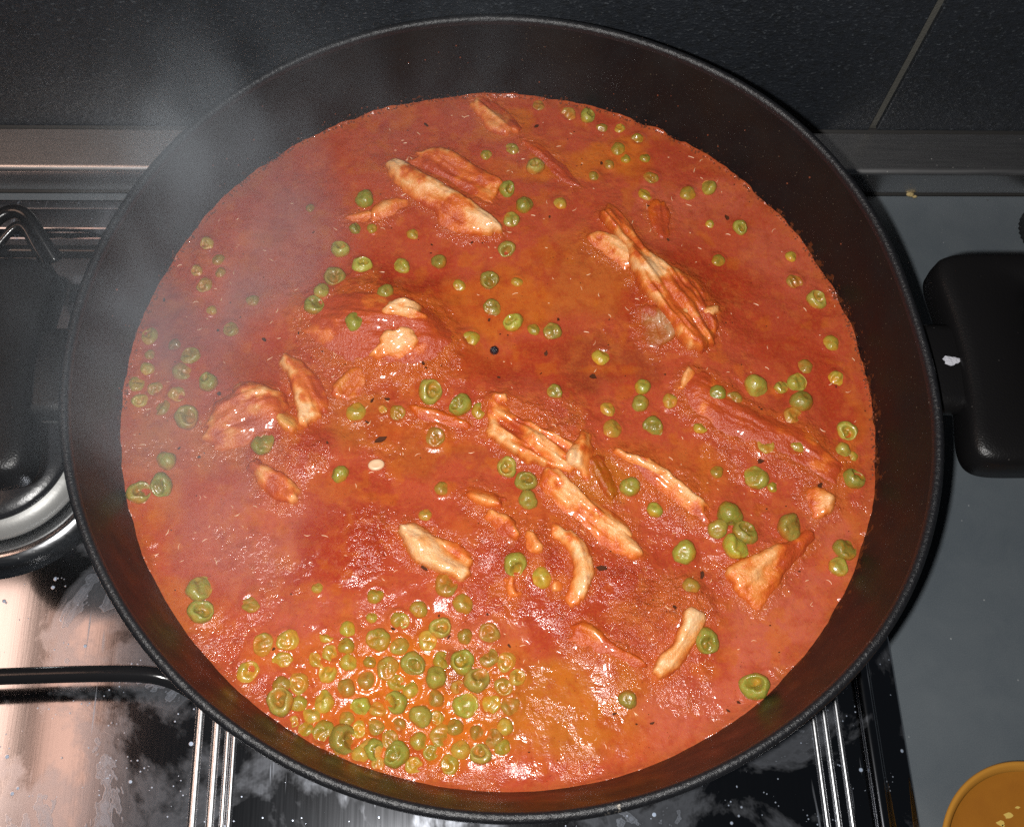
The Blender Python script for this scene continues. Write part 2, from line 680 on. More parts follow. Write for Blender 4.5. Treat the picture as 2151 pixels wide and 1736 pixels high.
# wall with two large tiles
wall = box('wall', -0.75, 0.75, WALL_Y + 0.0025, WALL_Y + 0.03, -0.16, 0.55, M_GROUT)
tag(wall, kind='structure')
gx = U(1840, 270, -0.1)[0]
gx = 0.1962
for x0, x1 in ((-0.745, gx - 0.0021), (gx + 0.0021, 0.745)):
    t = box('tile', x0, x1, WALL_Y, WALL_Y + 0.006, -0.0985, 0.50, M_TILE, wall, bevel=0.0006, smooth=False)

# worktop sheet
work = box('worktop', -0.75, 0.75, -0.55, WALL_Y + 0.0024, WORK_Z - 0.03, WORK_Z, M_WORK)
tag(work, kind='structure')

# polished trim where worktop and wall meet
trim = empty('worktop_trim', (0, 0.16, WORK_Z))
tag(trim, 'long polished metal trim strip along the foot of the dark tiled wall', 'trim')
Y0 = 0.1498


def trim_part(name, prof, mat):
    o = profile_bar(name, [(y - 0.16, z - WORK_Z) for y, z in prof], -0.74, 0.74, mat, trim)
    return o


arc = [(Y0 + 0.003 - 0.003 * math.cos(a), -0.1035 + 0.003 * math.sin(a)) for a in np.linspace(0, math.pi / 2, 7)]
trim_part('front_profile', [(Y0, -0.1185)] + arc + [(WALL_Y - 0.0004, -0.0992), (WALL_Y - 0.0004, -0.1185)], M_CHROME)
trim_part('sealant_bead', [(Y0 - 0.0012, -0.1206), (Y0 - 0.0009, -0.1192), (Y0 + 0.0012, -0.1183), (Y0 + 0.004, -0.1183), (Y0 + 0.004, -0.1206)], M_GAP)
trim_part('upper_sealant', [(WALL_Y - 0.0016, -0.0995), (WALL_Y - 0.0010, -0.0983), (WALL_Y + 0.001, -0.0978), (WALL_Y + 0.001, -0.0995)], M_GAP)

# ================================================================== gas hob
hob = empty('gas_hob', (0, 0, HOB_Z))
tag(hob, 'stained stainless steel gas hob under the black pan', 'hob')
HX1 = 0.1688
HY1 = 0.1420


def hpart(o):
    o.location = (o.location.x, o.location.y, o.location.z - HOB_Z)
    return o


# rolled pressed top: flat plate plus raised side and rear lips, in profile along y
hpart(box('steel_top', -0.62, HX1 - 0.0205, -0.50, HY1 - 0.022, WORK_Z - 0.004, HOB_Z, M_STEEL, hob))
# rear lip (rolled)
prof = [(HY1 - 0.0218, WORK_Z - 0.002), (HY1 - 0.0218, -0.1150)]
prof += [(HY1 - 0.0185 - 0.0030 * math.cos(a), -0.1130 + 0.0026 * math.sin(a)) for a in np.linspace(0, math.pi / 2, 7)]
prof += [(HY1 - 0.010, -0.1109), (HY1 - 0.004, -0.1122), (HY1 - 0.0012, -0.1142), (HY1, -0.1185), (HY1, WORK_Z - 0.002)]
hpart(profile_bar('rear_lip', prof, -0.62, HX1 - 0.0206, M_STEEL, hob))
# right side lip: a broad flat edge with one large rounded bead
xb = HX1 - 0.0158
prof = [(HX1 - 0.0204, WORK_Z - 0.002), (HX1 - 0.0204, -0.1152)]
prof += [(xb - 0.0034 * math.cos(a), -0.1150 + 0.0032 * math.sin(a)) for a in np.linspace(0.15, math.pi - 0.35, 13)]
prof += [(HX1 - 0.0105, -0.1150), (HX1 - 0.0040, -0.1152), (HX1 - 0.0012, -0.1160), (HX1, -0.1180), (HX1, WORK_Z - 0.002)]
hpart(profile_bar('side_lip', prof, -0.50, HY1, M_STEEL, hob, axis='y'))


def ridge(x, w, h):
    prof = [(x - w, HOB_Z - 0.001)] + [(x - w * math.cos(a), HOB_Z + h * math.sin(a)) for a in np.linspace(0.1, math.pi - 0.1, 9)] + [(x + w, HOB_Z - 0.001)]
    return hpart(profile_bar('pressed_ridge', prof, -0.499, HY1 - 0.0223, M_RIDGE, hob, axis='y'))


for x, w in ((-0.1222, 0.0018), (-0.1152, 0.0018), (-0.1105, 0.0012), (-0.1078, 0.0012), (0.1303, 0.0013), (0.1350, 0.0013), (0.1405, 0.0012)):
    ridge(x, w, 0.0012)

# ---- burner under the left handle
BC = (-0.2190, 0.005)
burner = empty('gas_burner', (BC[0], BC[1], HOB_Z))
tag(burner, 'round gas burner with polished steel dish and black cap under the pan handle', 'burner')


def bpart(name, prof, mat, seg=96):
    return lathe(name, [(r, z - HOB_Z) for r, z in prof], mat, burner, seg)


bpart('burner_dish', [(0.030, -0.1148), (0.040, -0.1130), (0.0445, -0.1092), (0.0465, -0.1080), (0.0490, -0.1082), (0.0520, -0.1105), (0.0545, -0.1135), (0.0560, -0.1152)], M_BOWL)
bpart('burner_ring', [(0.028, -0.112), (0.0400, -0.1105), (0.0410, -0.1075), (0.0400, -0.1045), (0.0362, -0.1012), (0.030, -0.1008)], M_ALU)
bpart('burner_cap', [(0.0345, -0.1014), (0.0350, -0.0990), (0.0335, -0.0972), (0.028, -0.0962), (0.012, -0.0952), (0.0001, -0.0950)], M_CAP)

# ---- black wire pan support round the left burner
sup = empty('pan_support', (-0.225, 0.005, HOB_Z))
tag(sup, 'black enamelled wire pan support around the left burner', 'pan support')


def sbar(name, pts, r=0.0033):
    return tube(name, [(p[0] + 0.225 + 0.0045, p[1] - 0.005, p[2] - HOB_Z) for p in pts], r, M_BLACK, sup)


sbar('support_bar', [(-0.33, -0.0985, -0.0945), (-0.26, -0.0970, -0.0945), (-0.20, -0.0950, -0.0945), (-0.155, -0.0945, -0.0948), (-0.138, -0.0962, -0.0965), (-0.127, -0.1010, -0.1030), (-0.1215, -0.1045, -0.1120)])
sbar('support_bar', [(-0.33, 0.101, -0.0965), (-0.26, 0.101, -0.0965), (-0.20, 0.1005, -0.0965), (-0.160, 0.1005, -0.0970), (-0.143, 0.101, -0.099), (-0.134, 0.102, -0.1115)])
sbar('support_bar', [(-0.139, -0.096, -0.0965), (-0.1335, -0.05, -0.0975), (-0.1325, 0.0, -0.0980), (-0.1335, 0.05, -0.0975), (-0.142, 0.100, -0.0985)], 0.003)
# the looped prong at the back
sbar('prong', [(-0.206, 0.094, -0.0945), (-0.2125, 0.1035, -0.088), (-0.2185, 0.1115, -0.083), (-0.2255, 0.1135, -0.0825), (-0.2330, 0.1085, -0.0835), (-0.243, 0.094, -0.0900), (-0.246, 0.085, -0.0945)], 0.0033)
sbar('prong', [(-0.2075, 0.088, -0.0955), (-0.2145, 0.0985, -0.0905), (-0.2215, 0.1085, -0.0865), (-0.229, 0.103, -0.0880), (-0.238, 0.090, -0.0930)], 0.0022)

# ---- wire support beneath the pan
sup2 = empty('pan_support', (0, 0, HOB_Z))
tag(sup2, 'black wire pan support directly beneath the pan', 'pan support')
for k in range(4):
    a = math.pi / 4 + k * math.pi / 2
    c, s = math.cos(a), math.sin(a)
    tube('support_bar', [(0.03 * c, 0.03 * s, 0.0335), (0.07 * c, 0.07 * s, 0.0335), (0.10 * c, 0.10 * s, 0.0330), (0.112 * c, 0.112 * s, 0.022), (0.116 * c, 0.116 * s, 0.0005)], 0.0033, M_BLACK, sup2)

# ================================================================== the pan
pan = empty('pan', (0, 0, -0.078))
tag(pan, 'wide black two-handled pan full of red chicken and pea stew', 'pan')


def warp(a, r, z):
    if r < 0.14:
        return 0.0
    w = float(sstep(-0.045, -0.012, z))
    t = (a + math.pi) % (2 * math.pi) - math.pi
    d = -0.0034 * math.exp(-((t - 0.12) / 0.27) ** 2) + 0.0014 * (math.exp(-((t - 0.78) / 0.26) ** 2) + math.exp(-((t + 0.62) / 0.26) ** 2))
    return d * w


def pp(name, prof, mat):
    o = lathe(name, [(r, z + 0.078) for r, z in prof], mat, pan, 256, warp=lambda a, r, z: warp(a, r, z - 0.078))
    return o


pp('inner_wall', [(0.0001, -0.0745), (0.118, -0.0745), (0.131, -0.068), (0.1405, -0.055), (0.1455, -0.044), (0.1472, -0.037), (0.1500, -0.025), (0.1530, -0.012), (0.1563, -0.0026)], M_PANIN)
pp('rim', [(0.1562, -0.0030), (0.1564, -0.0012), (0.1569, -0.0002), (0.1579, 0.0004), (0.1591, 0.0002), (0.1600, -0.0008), (0.1602, -0.0022), (0.1596, -0.0036), (0.1580, -0.0042)], M_RIM)
pp('outer_wall', [(0.1581, -0.0040), (0.1566, -0.012), (0.1550, -0.024), (0.1525, -0.040), (0.146, -0.058), (0.135, -0.072), (0.122, -0.078), (0.0001, -0.078)], M_PANOUT)


def sp(v, e):
    return math.copysign(abs(v) ** e, v)


def handle(sgn):
    """D-shaped side grip on a short post"""
    zc = -0.021 + 0.078
    N, K = 96, 20
    V, Fc = [], []
    u0, u1, vh = 0.1668, 0.2330, 0.0450
    hu0, hu1, hv, hvc = 0.2060, 0.2200, 0.024, 0.006
    for i in range(N):
        a = 2 * math.pi * i / N
        c, s = math.cos(a), math.sin(a)
        eo = 0.34 if c < 0 else 0.6
        ou = (u0 + u1) / 2 + (u1 - u0) / 2 * sp(c, eo)
        ov = vh * sp(s, eo)
        if c < 0:                                    # bowed inner edge
            ou += 0.0075 * (1 - (ov / vh) ** 2)
        iu = (hu0 + hu1) / 2 + (hu1 - hu0) / 2 * sp(c, 0.7)
        iv = hvc + hv * sp(s, 0.7)
        mu, mv = (ou + iu) / 2, (ov + iv) / 2
        du, dv = (ou - iu) / 2, (ov - iv) / 2
        for k in range(K):
            b = 2 * math.pi * k / K
            cb, sb = sp(math.cos(b), 0.42), sp(math.sin(b), 0.42)
            hh = 0.0105
            dip = -0.0028 * math.exp(-((cb + 1.0) / 0.55) ** 2) if sb > 0 else 0.0
            V.append((sgn * (mu + du * cb), (mv + dv * cb), zc + hh * sb + dip))
    for i in range(N):
        j = (i + 1) % N
        for k in range(K):
            l = (k + 1) % K
            f = (i * K + k, j * K + k, j * K + l, i * K + l)
            Fc.append(f if sgn > 0 else f[::-1])
    dv_ = 0.0055 if sgn > 0 else 0.003
    V = [(a_, b_ + dv_, c_) for a_, b_, c_ in V]
    g = mesh('handle', V, Fc, M_HANDLE, pan)
    x0, x1 = (0.1555, 0.1840) if sgn > 0 else (-0.1840, -0.1560)
    post = box('handle_post', x0, x1, -0.0185 + dv_ * 0.6, 0.0185 + dv_ * 0.6, zc - 0.0065, zc + 0.0058, M_HANDLE, g, bevel=0.0052, smooth=True)
    return g


hr = handle(1)
hl = handle(-1)
# bare chip on the right post
cv = []
for i in range(18):
    a = 2 * math.pi * i / 18
    r = 1 + 0.18 * math.sin(3 * a + 1) + 0.1 * math.sin(7 * a)
    cv.append((0.1712 + 0.0034 * r * math.cos(a), 0.0040 + 0.0019 * r * math.sin(a), -0.021 + 0.078 + 0.0061))
ch = mesh('paint_chip', cv + [(0.1712, 0.004, -0.021 + 0.078 + 0.0064)], [(i, (i + 1) % 18, 18) for i in range(18)], M_CHIP, hr)

# ================================================================== the stew
ZS = -0.0384
RS = 0.1486
RW = 0.1469                 # where the surface meets the pan wall

# mounds of meat under the sauce: pixel centre, half axes in pixels, angle (image, degrees), height mm
MOUNDS = [
    (790, 660, 190, 105, 12, 6.5), (850, 730, 130, 80, 20, 3.0), (560, 900, 140, 80, 35, 3.5), (640, 950, 90, 60, 30, 2.0),
    (900, 410, 180, 80, 30, 3.0), (1410, 590, 170, 80, 45, 4.0), (1590, 900, 210, 110, 32, 3.2), (1430, 1020, 180, 80, 38, 2.6),
    (1190, 950, 190, 90, 42, 3.6), (1090, 1130, 200, 100, 20, 2.8), (1390, 1270, 160, 100, 25, 4.2), (1590, 1180, 120, 90, -20, 2.6),
    (1270, 1360, 150, 80, 30, 2.4), (740, 1120, 120, 100, 0, 2.4), (1080, 820, 240, 70, 15, 2.2), (1230, 560, 120, 90, 20, 1.8),
    (980, 1250, 180, 60, 10, 1.8), (1640, 700, 90, 90, 0, -0.8), (450, 1150, 140, 140, 0, -0.5), (1230, 745, 60, 60, 0, -1.2),
]
# what the sauce itself is coloured like there: pixel centre, radii, colour, weight
LIQ = (0.355, 0.056, 0.024)
RED = (0.285, 0.026, 0.009)
ORA = (0.43, 0.105, 0.010)
OLI = (0.36, 0.105, 0.013)
PNK = (0.40, 0.090, 0.050)
BRN = (0.20, 0.042, 0.014)
PAINT = [
    (800, 660, 200, 120, RED, 1.0), (900, 760, 230, 70, ORA, .6), (1050, 640, 160, 60, ORA, .7), (560, 900, 130, 90, RED, .7),
    (470, 930, 60, 60, ORA, .7), (1420, 600, 160, 110, RED, .8), (1250, 590, 110, 100, OLI, .55), (1130, 770, 260, 60, RED, .7),
    (880, 1470, 260, 200, ORA, 1.0), (700, 1300, 160, 70, PNK, .4), (1180, 1470, 190, 120, OLI, .9), (1200, 1250, 220, 120, RED, .7),
    (720, 1150, 140, 110, RED, .9), (520, 1110, 140, 120, PNK, .8), (400, 700, 120, 160, LIQ, .8), (350, 880, 90, 140, ORA, .45),
    (560, 560, 150, 130, PNK, .9), (900, 250, 260, 70, LIQ, .9), (1050, 260, 60, 50, ORA, .8), (1160, 350, 130, 30, ORA, .8),
    (1310, 330, 90, 40, ORA, .8), (1450, 400, 160, 100, PNK, .6), (1480, 340, 150, 60, RED, .6), (1640, 560, 90, 120, PNK, .5), (1690, 780, 110, 90, RED, .5),
    (1600, 650, 130, 90, RED, .5), (1580, 910, 200, 110, LIQ, .8), (1400, 1000, 170, 80, ORA, .4), (1640, 1330, 140, 180, PNK, .9),
    (1750, 1080, 60, 160, PNK, .7), (1320, 1480, 150, 120, ORA, .3), (1480, 1500, 200, 80, PNK, .7), (1390, 1270, 130, 90, ORA, .4), (1260, 1010, 70, 60, OLI, .9),
    (1270, 760, 130, 70, BRN, .6), (900, 930, 150, 50, ORA, .5), (1000, 960, 220, 40, BRN, .35), (560, 760, 90, 60, BRN, .5),
    (760, 880, 120, 60, OLI, .6), (1000, 1350, 80, 60, PNK, .5), (330, 1000, 60, 120, ORA, .6), (420, 1280, 100, 60, ORA, .6), (620, 1370, 120, 60, ORA, .5),
    (1740, 900, 60, 200, RED, .5), (1790, 1000, 30, 200, ORA, .5), (950, 1420, 60, 45, BRN, .8), (1100, 1100, 160, 60, ORA, .35),
]


def to_px_plane(px, py):
    p = U(px, py, ZS)
    return p[0], p[1]


def ell(px, py, rx, ry, ang=0.0):
    """centre and metric axes on the sauce of an ellipse given in pixels"""
    cx, cy = to_px_plane(px, py)
    a = math.radians(ang)
    ax, ay = to_px_plane(px + math.cos(a), py + math.sin(a))
    bx, by = to_px_plane(px - math.sin(a), py + math.cos(a))
    A = np.array([[ax - cx, bx - cx], [ay - cy, by - cy]]) @ np.diag([rx, ry])
    return cx, cy, np.linalg.inv(A)


ME = [(*ell(m[0], m[1], m[2], m[3], m[4]), m[5] * 1e-3) for m in MOUNDS]
PE = [(*ell(p[0], p[1], p[2], p[3]), p[4], p[5]) for p in PAINT]


def ell_r(e, x, y):
    dx, dy = x - e[0], y - e[1]
    u = e[2][0, 0] * dx + e[2][0, 1] * dy
    v = e[2][1, 0] * dx + e[2][1, 1] * dy
    return np.sqrt(u * u + v * v)


def mound(x, y):
    z = 0.0
    wx = x + 0.006 * fbm(x, y, 0.02, 3, 3)
    wy = y + 0.006 * fbm(x, y, 0.02, 3, 4)
    for e in ME:
        r = ell_r(e, wx, wy)
        z = z + e[3] * 0.8 * (1 - sstep(0.0, 1.3, r))
    return z


def base_height(x, y):
    r = np.hypot(x, y)
    fade = 1 - sstep(0.116, 0.145, r)
    z = ZS + mound(x, y) * (0.15 + 0.85 * fade)
    z = z + 0.0007 * fbm(x, y, 0.03, 3, 1) + 0.00022 * fbm(x, y, 0.009, 3, 2)
    return z


def grain_field(x, y):
    g = sstep(0.0005, 0.0030, mound(x, y)) * 0.65 + 0.40 * sstep(-0.3, 0.6, fbm(x, y, 0.018, 3, 8))
    yy = sstep(0.10, -0.12, y)
    return np.clip(g * (0.55 + 0.45 * yy), 0, 1)


# ---- where the peas lie: zoom, x, y, diameter (zoom px), kind  R round, D dimpled, F folded; small letter = half sunk
PEAS = '''
A 790 1150 110 d|A 870 1260 90 r|A 720 1340 90 d|A 885 1350 90 r|A 770 1440 120 d|A 1110 1545 95 r|A 825 1615 80 r|A 1510 905 70 r
A 1890 845 130 R|A 1830 1045 90 F|A 1940 1045 80 r|A 1720 1190 130 D|A 1870 1300 135 D|A 1680 1385 145 D|A 1590 1485 115 R|A 1535 1580 135 D|A 2035 1490 110 R
B 1165 185 115 d|B 1375 245 125 d|B 1505 265 120 D|B 1605 345 90 r|B 1730 345 95 d|B 1855 420 110 f|B 800 530 100 r|B 980 490 100 d
B 1140 615 135 D|B 945 775 120 D|B 1065 880 125 R|B 1315 870 110 r|B 975 985 110 F|B 1720 490 120 r|B 1770 560 80 r|B 1655 600 90 r|B 1905 555 90 r
B 1550 680 90 r|B 1950 690 120 d|B 1910 805 110 f|B 290 1085 90 r|B 470 1275 115 R|B 210 1310 125 F|B 940 1190 120 D|B 820 1405 130 D|B 1015 1415 90 r
B 610 1440 100 r|B 840 1595 115 F
C 480 800 120 r|C 625 765 120 F|C 845 1040 110 D|C 695 1265 110 r|C 635 1015 70 r|C 1200 1240 95 r|C 1225 1410 125 d|C 1380 1540 135 D
D 390 390 130 d|D 565 455 100 r|D 395 525 80 r|D 675 530 130 d|D 375 620 100 r|D 615 640 130 d|D 800 715 130 D|D 300 725 115 d|D 435 760 115 d
D 325 845 110 d|D 470 890 125 f|D 585 800 125 d|D 650 960 160 D|D 515 1260 125 R|D 320 1480 150 D|D 475 1435 150 D|D 1180 1145 140 F|D 1715 1355 110 R
D 1820 300 135 R|D 955 345 120 d|D 1830 920 140 r
E 410 785 160 D|E 620 870 150 D|E 765 900 130 d|E 185 930 125 d|E 80 915 80 f|E 445 1095 155 d|E 1275 785 110 F|E 985 305 135 D|E 690 405 130 r
E 1130 350 90 r|E 1260 365 125 F|E 1600 540 140 r|E 1890 750 110 R|E 1870 865 115 R|E 2080 845 110 r|E 1645 905 110 r|E 1675 1040 140 r|E 1960 1025 130 F
E 945 1310 130 D|E 1075 1405 140 D|E 1090 1535 125 R|E 490 1455 110 r|E 375 1640 90 r|E 1800 1445 130 R|E 1970 1605 100 R
F 680 800 120 R|F 805 830 110 d|F 955 745 160 R|F 1130 755 90 F|F 1240 720 125 F|F 1270 850 150 R|F 1220 950 160 d|F 1480 440 120 r|F 1300 605 120 r
F 1520 690 120 d|F 1590 1055 130 D|F 1560 1190 100 R|F 1630 1230 80 r|F 575 1020 120 f|F 1020 1145 145 d|F 1240 1155 120 r|F 960 1380 150 F|F 1070 1445 80 r
F 1640 1385 140 D|F 580 890 80 r|F 685 1340 90 r|F 775 1640 165 R
I 690 125 130 R|I 880 150 160 D|I 815 250 165 F|I 1195 115 175 F|I 455 290 150 R|I 505 520 120 r|I 1575 265 140 F|I 1530 385 130 F|I 615 905 150 D
I 945 1220 165 D|I 65 1310 110 R
G 740 540 150 F|G 750 695 150 D|G 1095 640 130 f|G 1185 920 140 D|G 1350 900 140 d|G 1315 1040 130 f|G 1080 1115 155 D|G 1560 535 80 r|G 1965 585 110 r
G 1770 820 110 r|G 1760 935 110 r|G 1985 890 145 D|G 2120 940 120 d|G 1775 1050 110 r|G 1625 1120 130 d|G 1425 1200 130 d|G 1925 1050 80 r|G 2050 1090 140 D
G 1900 1170 120 r|G 1760 1225 130 R|G 1300 1325 160 D|G 1600 1325 140 d|G 1860 1360 110 F|G 2110 1330 130 D|G 1765 1450 100 r|G 1600 1530 140 D|G 1745 1590 170 D
G 1930 1660 150 D|G 1960 1500 120 r|G 1940 740 80 r|G 2120 750 110 r
H 1000 370 145 D|H 1185 455 135 r|H 520 515 150 D|H 635 640 130 r|H 205 765 130 d|H 480 810 130 D|H 330 680 120 r|H 815 840 145 d|H 205 940 120 r
H 290 1060 145 D|H 495 1030 120 d|H 635 1045 145 D|H 735 1175 150 D|H 450 1155 130 R|H 270 1240 110 r|H 655 1350 150 F|H 830 1340 130 f|H 345 1425 130 R
H 190 1490 100 f|H 480 1560 140 d|H 40 1510 120 r|H 580 1505 110 r|H 745 1540 110 f|H 930 1500 110 r|H 850 1580 120 d|H 175 1690 150 D|H 20 1660 120 D
H 330 1600 120 r|H 420 1680 130 d|H 620 1660 120 r|H 540 1760 130 d|H 760 1690 120 D|H 300 1770 130 d|H 910 1640 100 r
'''
PL = []
for tok in PEAS.replace('\n', '|').split('|'):
    q = tok.split()
    if len(q) != 5:
        continue
    px, py = zpx(q[0], float(q[1]), float(q[2]))
    d = float(q[3]) * ZK * NK * PXM * 1.08
    PL.append([px, py, d / 2, q[4], q[0]])

# the cluster goes on between the ones listed above
rq = random.Random(17)
tries = 0
added = 0
while added < 26 and tries < 4000:
    tries += 1
    px, py = rq.uniform(590, 1090), rq.uniform(1290, 1610)
    if ((px - 830) / 270) ** 2 + ((py - 1470) / 165) ** 2 > 1:
        continue
    if min(math.hypot(px - p[0], py - p[1]) for p in PL) < 33:
        continue
    PL.append([px, py, rq.uniform(100, 135) * ZK * NK * PXM * 0.52, rq.choice('ddrf'), 'G'])
    added += 1

# ------------------------------------------------------------------ chicken
PALE = np.array((0.74, 0.475, 0.26))
CORA = np.array((0.52, 0.185, 0.030))
GLAZE = np.array((0.83, 0.40, 0.155))
GREY = np.array((0.40, 0.27, 0.18))


def chaikin(P, it=2):
    for _ in range(it):
        Q = np.roll(P, -1, 0)
        P = np.stack([0.75 * P + 0.25 * Q, 0.25 * P + 0.75 * Q], 1).reshape(-1, 2)
    return P


def sdist(poly, x, y):
    d = np.full(x.shape, 1e9)
    ins = np.zeros(x.shape, bool)
    N = len(poly)
    for i in range(N):
        a, b = poly[i], poly[(i + 1) % N]
        ex, ey = b - a
        wx_, wy_ = x - a[0], y - a[1]
        t = np.clip((wx_ * ex + wy_ * ey) / (ex * ex + ey * ey + 1e-18), 0, 1)
        d = np.minimum(d, np.hypot(wx_ - ex * t, wy_ - ey * t))
        c = ((a[1] > y) != (b[1] > y)) & (x < (b[0] - a[0]) * (y - a[1]) / (b[1] - a[1] + 1e-18) + a[0])
        ins ^= c
    return np.where(ins, d, -d)


CH = []


def chicken(label, zk, pts, h, coat=0.3, name='chicken_piece', pale=PALE, ridge_amp=0.5, round_=0.5, tear=0.6, tilt=0.0, seed=0, sink=0.0, broad=0.0036, lie=None):
    """one piece of meat: outline in zoom pixels, height above the sauce in mm"""
    h = h * 1e-3
    P = np.array([zpx(zk, *p) if zk else p for p in pts])
    c0 = P.mean(0)
    cw = U(*c0, ZS)[:2]
    zb = float(base_height(np.array([cw[0]]), np.array([cw[1]]))[0])
    Wp = np.array([U(px, py, zb + 0.55 * h)[:2] for px, py in P])
    Wp = chaikin(Wp, 2)
    lo, hi = Wp.min(0) - 0.004, Wp.max(0) + 0.004
    st = 0.00055
    xs = np.arange(lo[0], hi[0], st)
    ys = np.arange(lo[1], hi[1], st)
    X, Y = np.meshgrid(xs, ys, indexing='ij')
    sd = sdist(Wp, X, Y) + 0.0007
    sd = sd + (0.30 + 0.6 * tear) * (0.0007 * fbm(X, Y, 0.0035, 3, 40 + seed) + 0.0009 * fbm(X, Y, 0.012, 2, 45 + seed))
    ev, vec = np.linalg.eigh(np.cov((Wp - Wp.mean(0)).T))
    ax = vec[:, 1]
    wl = (Wp - cw) @ ax
    L0 = (X - cw[0]) * ax[0] + (Y - cw[1]) * ax[1]
    T0 = -(X - cw[0]) * ax[1] + (Y - cw[1]) * ax[0]
    ends = sstep(0.28, 0.5, np.abs((L0 - wl.min()) / (wl.max() - wl.min()) - 0.5))
    sd = sd + 0.0016 * ends * fbm(L0 * 0.12, T0, 0.0030, 2, 55 + seed)     # the grain frays at the ends
    rad = max(sd.max(), 0.0015)
    w = min(broad, rad) * (0.6 + round_)
    t = np.clip(sd / w, -1, 1)
    prof = np.where(t > 0, np.sqrt(np.clip(1 - (1 - t) ** 2, 0, 1)), t * 1.6)
    # fibres along the long axis
    ev, vec = np.linalg.eigh(np.cov((Wp - Wp.mean(0)).T))
    ax = vec[:, 1]
    L = (X - cw[0]) * ax[0] + (Y - cw[1]) * ax[1]
    T = -(X - cw[0]) * ax[1] + (Y - cw[1]) * ax[0]
    Wp_t = -(Wp[:, 0] - cw[0]) * ax[1] + (Wp[:, 1] - cw[1]) * ax[0]
    if ax[0] < 0:
        T, Wp_t, L = -T, -Wp_t, -L
    fib = fbm(L * 0.16, T, 0.0026, 3, 50 + seed)
    lump = fbm(X, Y, 0.008, 3, 60 + seed)
    inside = np.clip(t, 0, 1)
    Lr = (L - L.min()) / (L.max() - L.min())
    Tr = (T - Wp_t.min()) / (Wp_t.max() - Wp_t.min())
    if (seed % 3) == 0:
        Tr = 1 - Tr
    lb_ = lie if lie is not None else (0.10 if h > 0.0038 else 0.35)
    slope = np.clip(lb_ + 1.0 * Tr, 0, 1.1) if broad < 0.005 else 1.0      # slabs lie tilted: one edge shows, the other dips under
    hz = h * np.where(prof > 0, prof * slope, prof)
    Z = base_height(X, Y) - sink * 1e-3 + hz + inside * (ridge_amp * 0.0013 * fib + 0.00030 * fbm(L * 0.10, T, 0.0015, 2, 58 + seed) + (0.0005 * lump + 0.0009 * fbm(X, Y, 0.014, 2, 65 + seed)) * min(1, h / 0.004) - 0.0005)
    above = Z - base_height(X, Y)
    # colour: pale meat, orange where the sauce wets it, red where it lies thick
    n1 = fbm(X, Y, 0.011, 4, 70 + seed)
    n2 = fbm(X, Y, 0.004, 4, 80 + seed)
    low = 1 - sstep(0.0004, 0.0040, above + 0.0012 * n2)
    wet = 0.10 + 0.30 * sstep(-0.1, 0.7, n2) + 0.35 * sstep(-0.2, 0.6, fib) + 0.65 * sstep(-0.1, 0.6, fbm(X, Y, 0.007, 3, 95 + seed))
    core = sstep(0.35, 0.95, inside) * 0.55
    red = sstep(0.34, 0.85, n1 * 0.55 + n2 * 0.28 + 0.05 + coat * 1.05 + core * coat)
    thick = np.clip(wet, 0, 1) * 0.52 + low * 1.35 + red * 1.3      # how much sauce lies on the meat
    c = pale * GLAZE ** thick[..., None]
    bury = (sstep(1.1, 2.3, thick) * 0.8)[..., None]
    c = c * (1 - bury) + np.array((0.345, 0.052, 0.016)) * bury
    keep = sd > -0.0022
    idx = -np.ones(X.shape, int)
    kn = int(keep.sum())
    idx[keep] = np.arange(kn)
    q = np.stack([idx[:-1, :-1], idx[1:, :-1], idx[1:, 1:], idx[:-1, 1:]], -1).reshape(-1, 4)
    q = q[(q >= 0).all(1)]
    top = np.stack([X[keep], Y[keep], Z[keep]], 1)
    # underside and sides
    bot = top.copy()
    bot[:, 2] = np.minimum(top[:, 2] - 0.0004, zb - 0.004 + 0.0 * bot[:, 2])
    quads = [q, q[:, ::-1] + kn]
    e = np.concatenate([q[:, [0, 1]], q[:, [1, 2]], q[:, [2, 3]], q[:, [3, 0]]])
    key = {}
    es = np.sort(e, 1)
    u, inv, cnt = np.unique(es, axis=0, return_inverse=True, return_counts=True)
    bd = e[cnt[inv.ravel()] == 1]
    if len(bd):
        quads.append(np.stack([bd[:, 1], bd[:, 0], bd[:, 0] + kn, bd[:, 1] + kn], 1))
    me = bpy.data.meshes.new(name)
    o3 = np.array([cw[0], cw[1], zb])
    cc = c[keep]
    grid_mesh(me, np.concatenate([top, bot]) - o3, np.concatenate(quads))
    finish(me, M_CHICK, True, np.concatenate([cc, cc]))
    o = bpy.data.objects.new(name, me)
    o.location = o3
    link(o)
    CH.append((Wp, h, label, w))
    return tag(o, label, 'chicken', 'pieces of chicken in the stew')


chicken('long pale chicken strip lying diagonally beside a red-coated slab near the far wall', 'B',
        [(90, 590), (170, 552), (330, 640), (560, 780), (720, 860), (950, 1060), (770, 1070), (500, 1040), (470, 900), (320, 840), (180, 730)], 5.0, 0.26, seed=1, lie=0.35)
chicken('thick red-coated chicken slab with pale scalloped end behind the long strip', 'B',
        [(265, 530), (430, 475), (650, 550), (800, 660), (905, 690), (870, 790), (805, 895), (730, 830), (500, 730), (330, 630)], 5.0, 0.46, seed=2)
chicken('small orange chicken wedge poking up against the far pan wall', 'B',
        [(690, 170), (740, 100), (900, 195), (1015, 300), (1035, 365), (900, 385), (790, 320)], 3.0, 0.30, seed=3, lie=0.5)
chicken('sliver of pale chicken next to a green pea left of the long strip', 'B',
        [(-10, 945), (20, 900), (120, 850), (260, 845), (200, 905), (70, 975), (0, 1000)], 2.6, 0.15, seed=4)
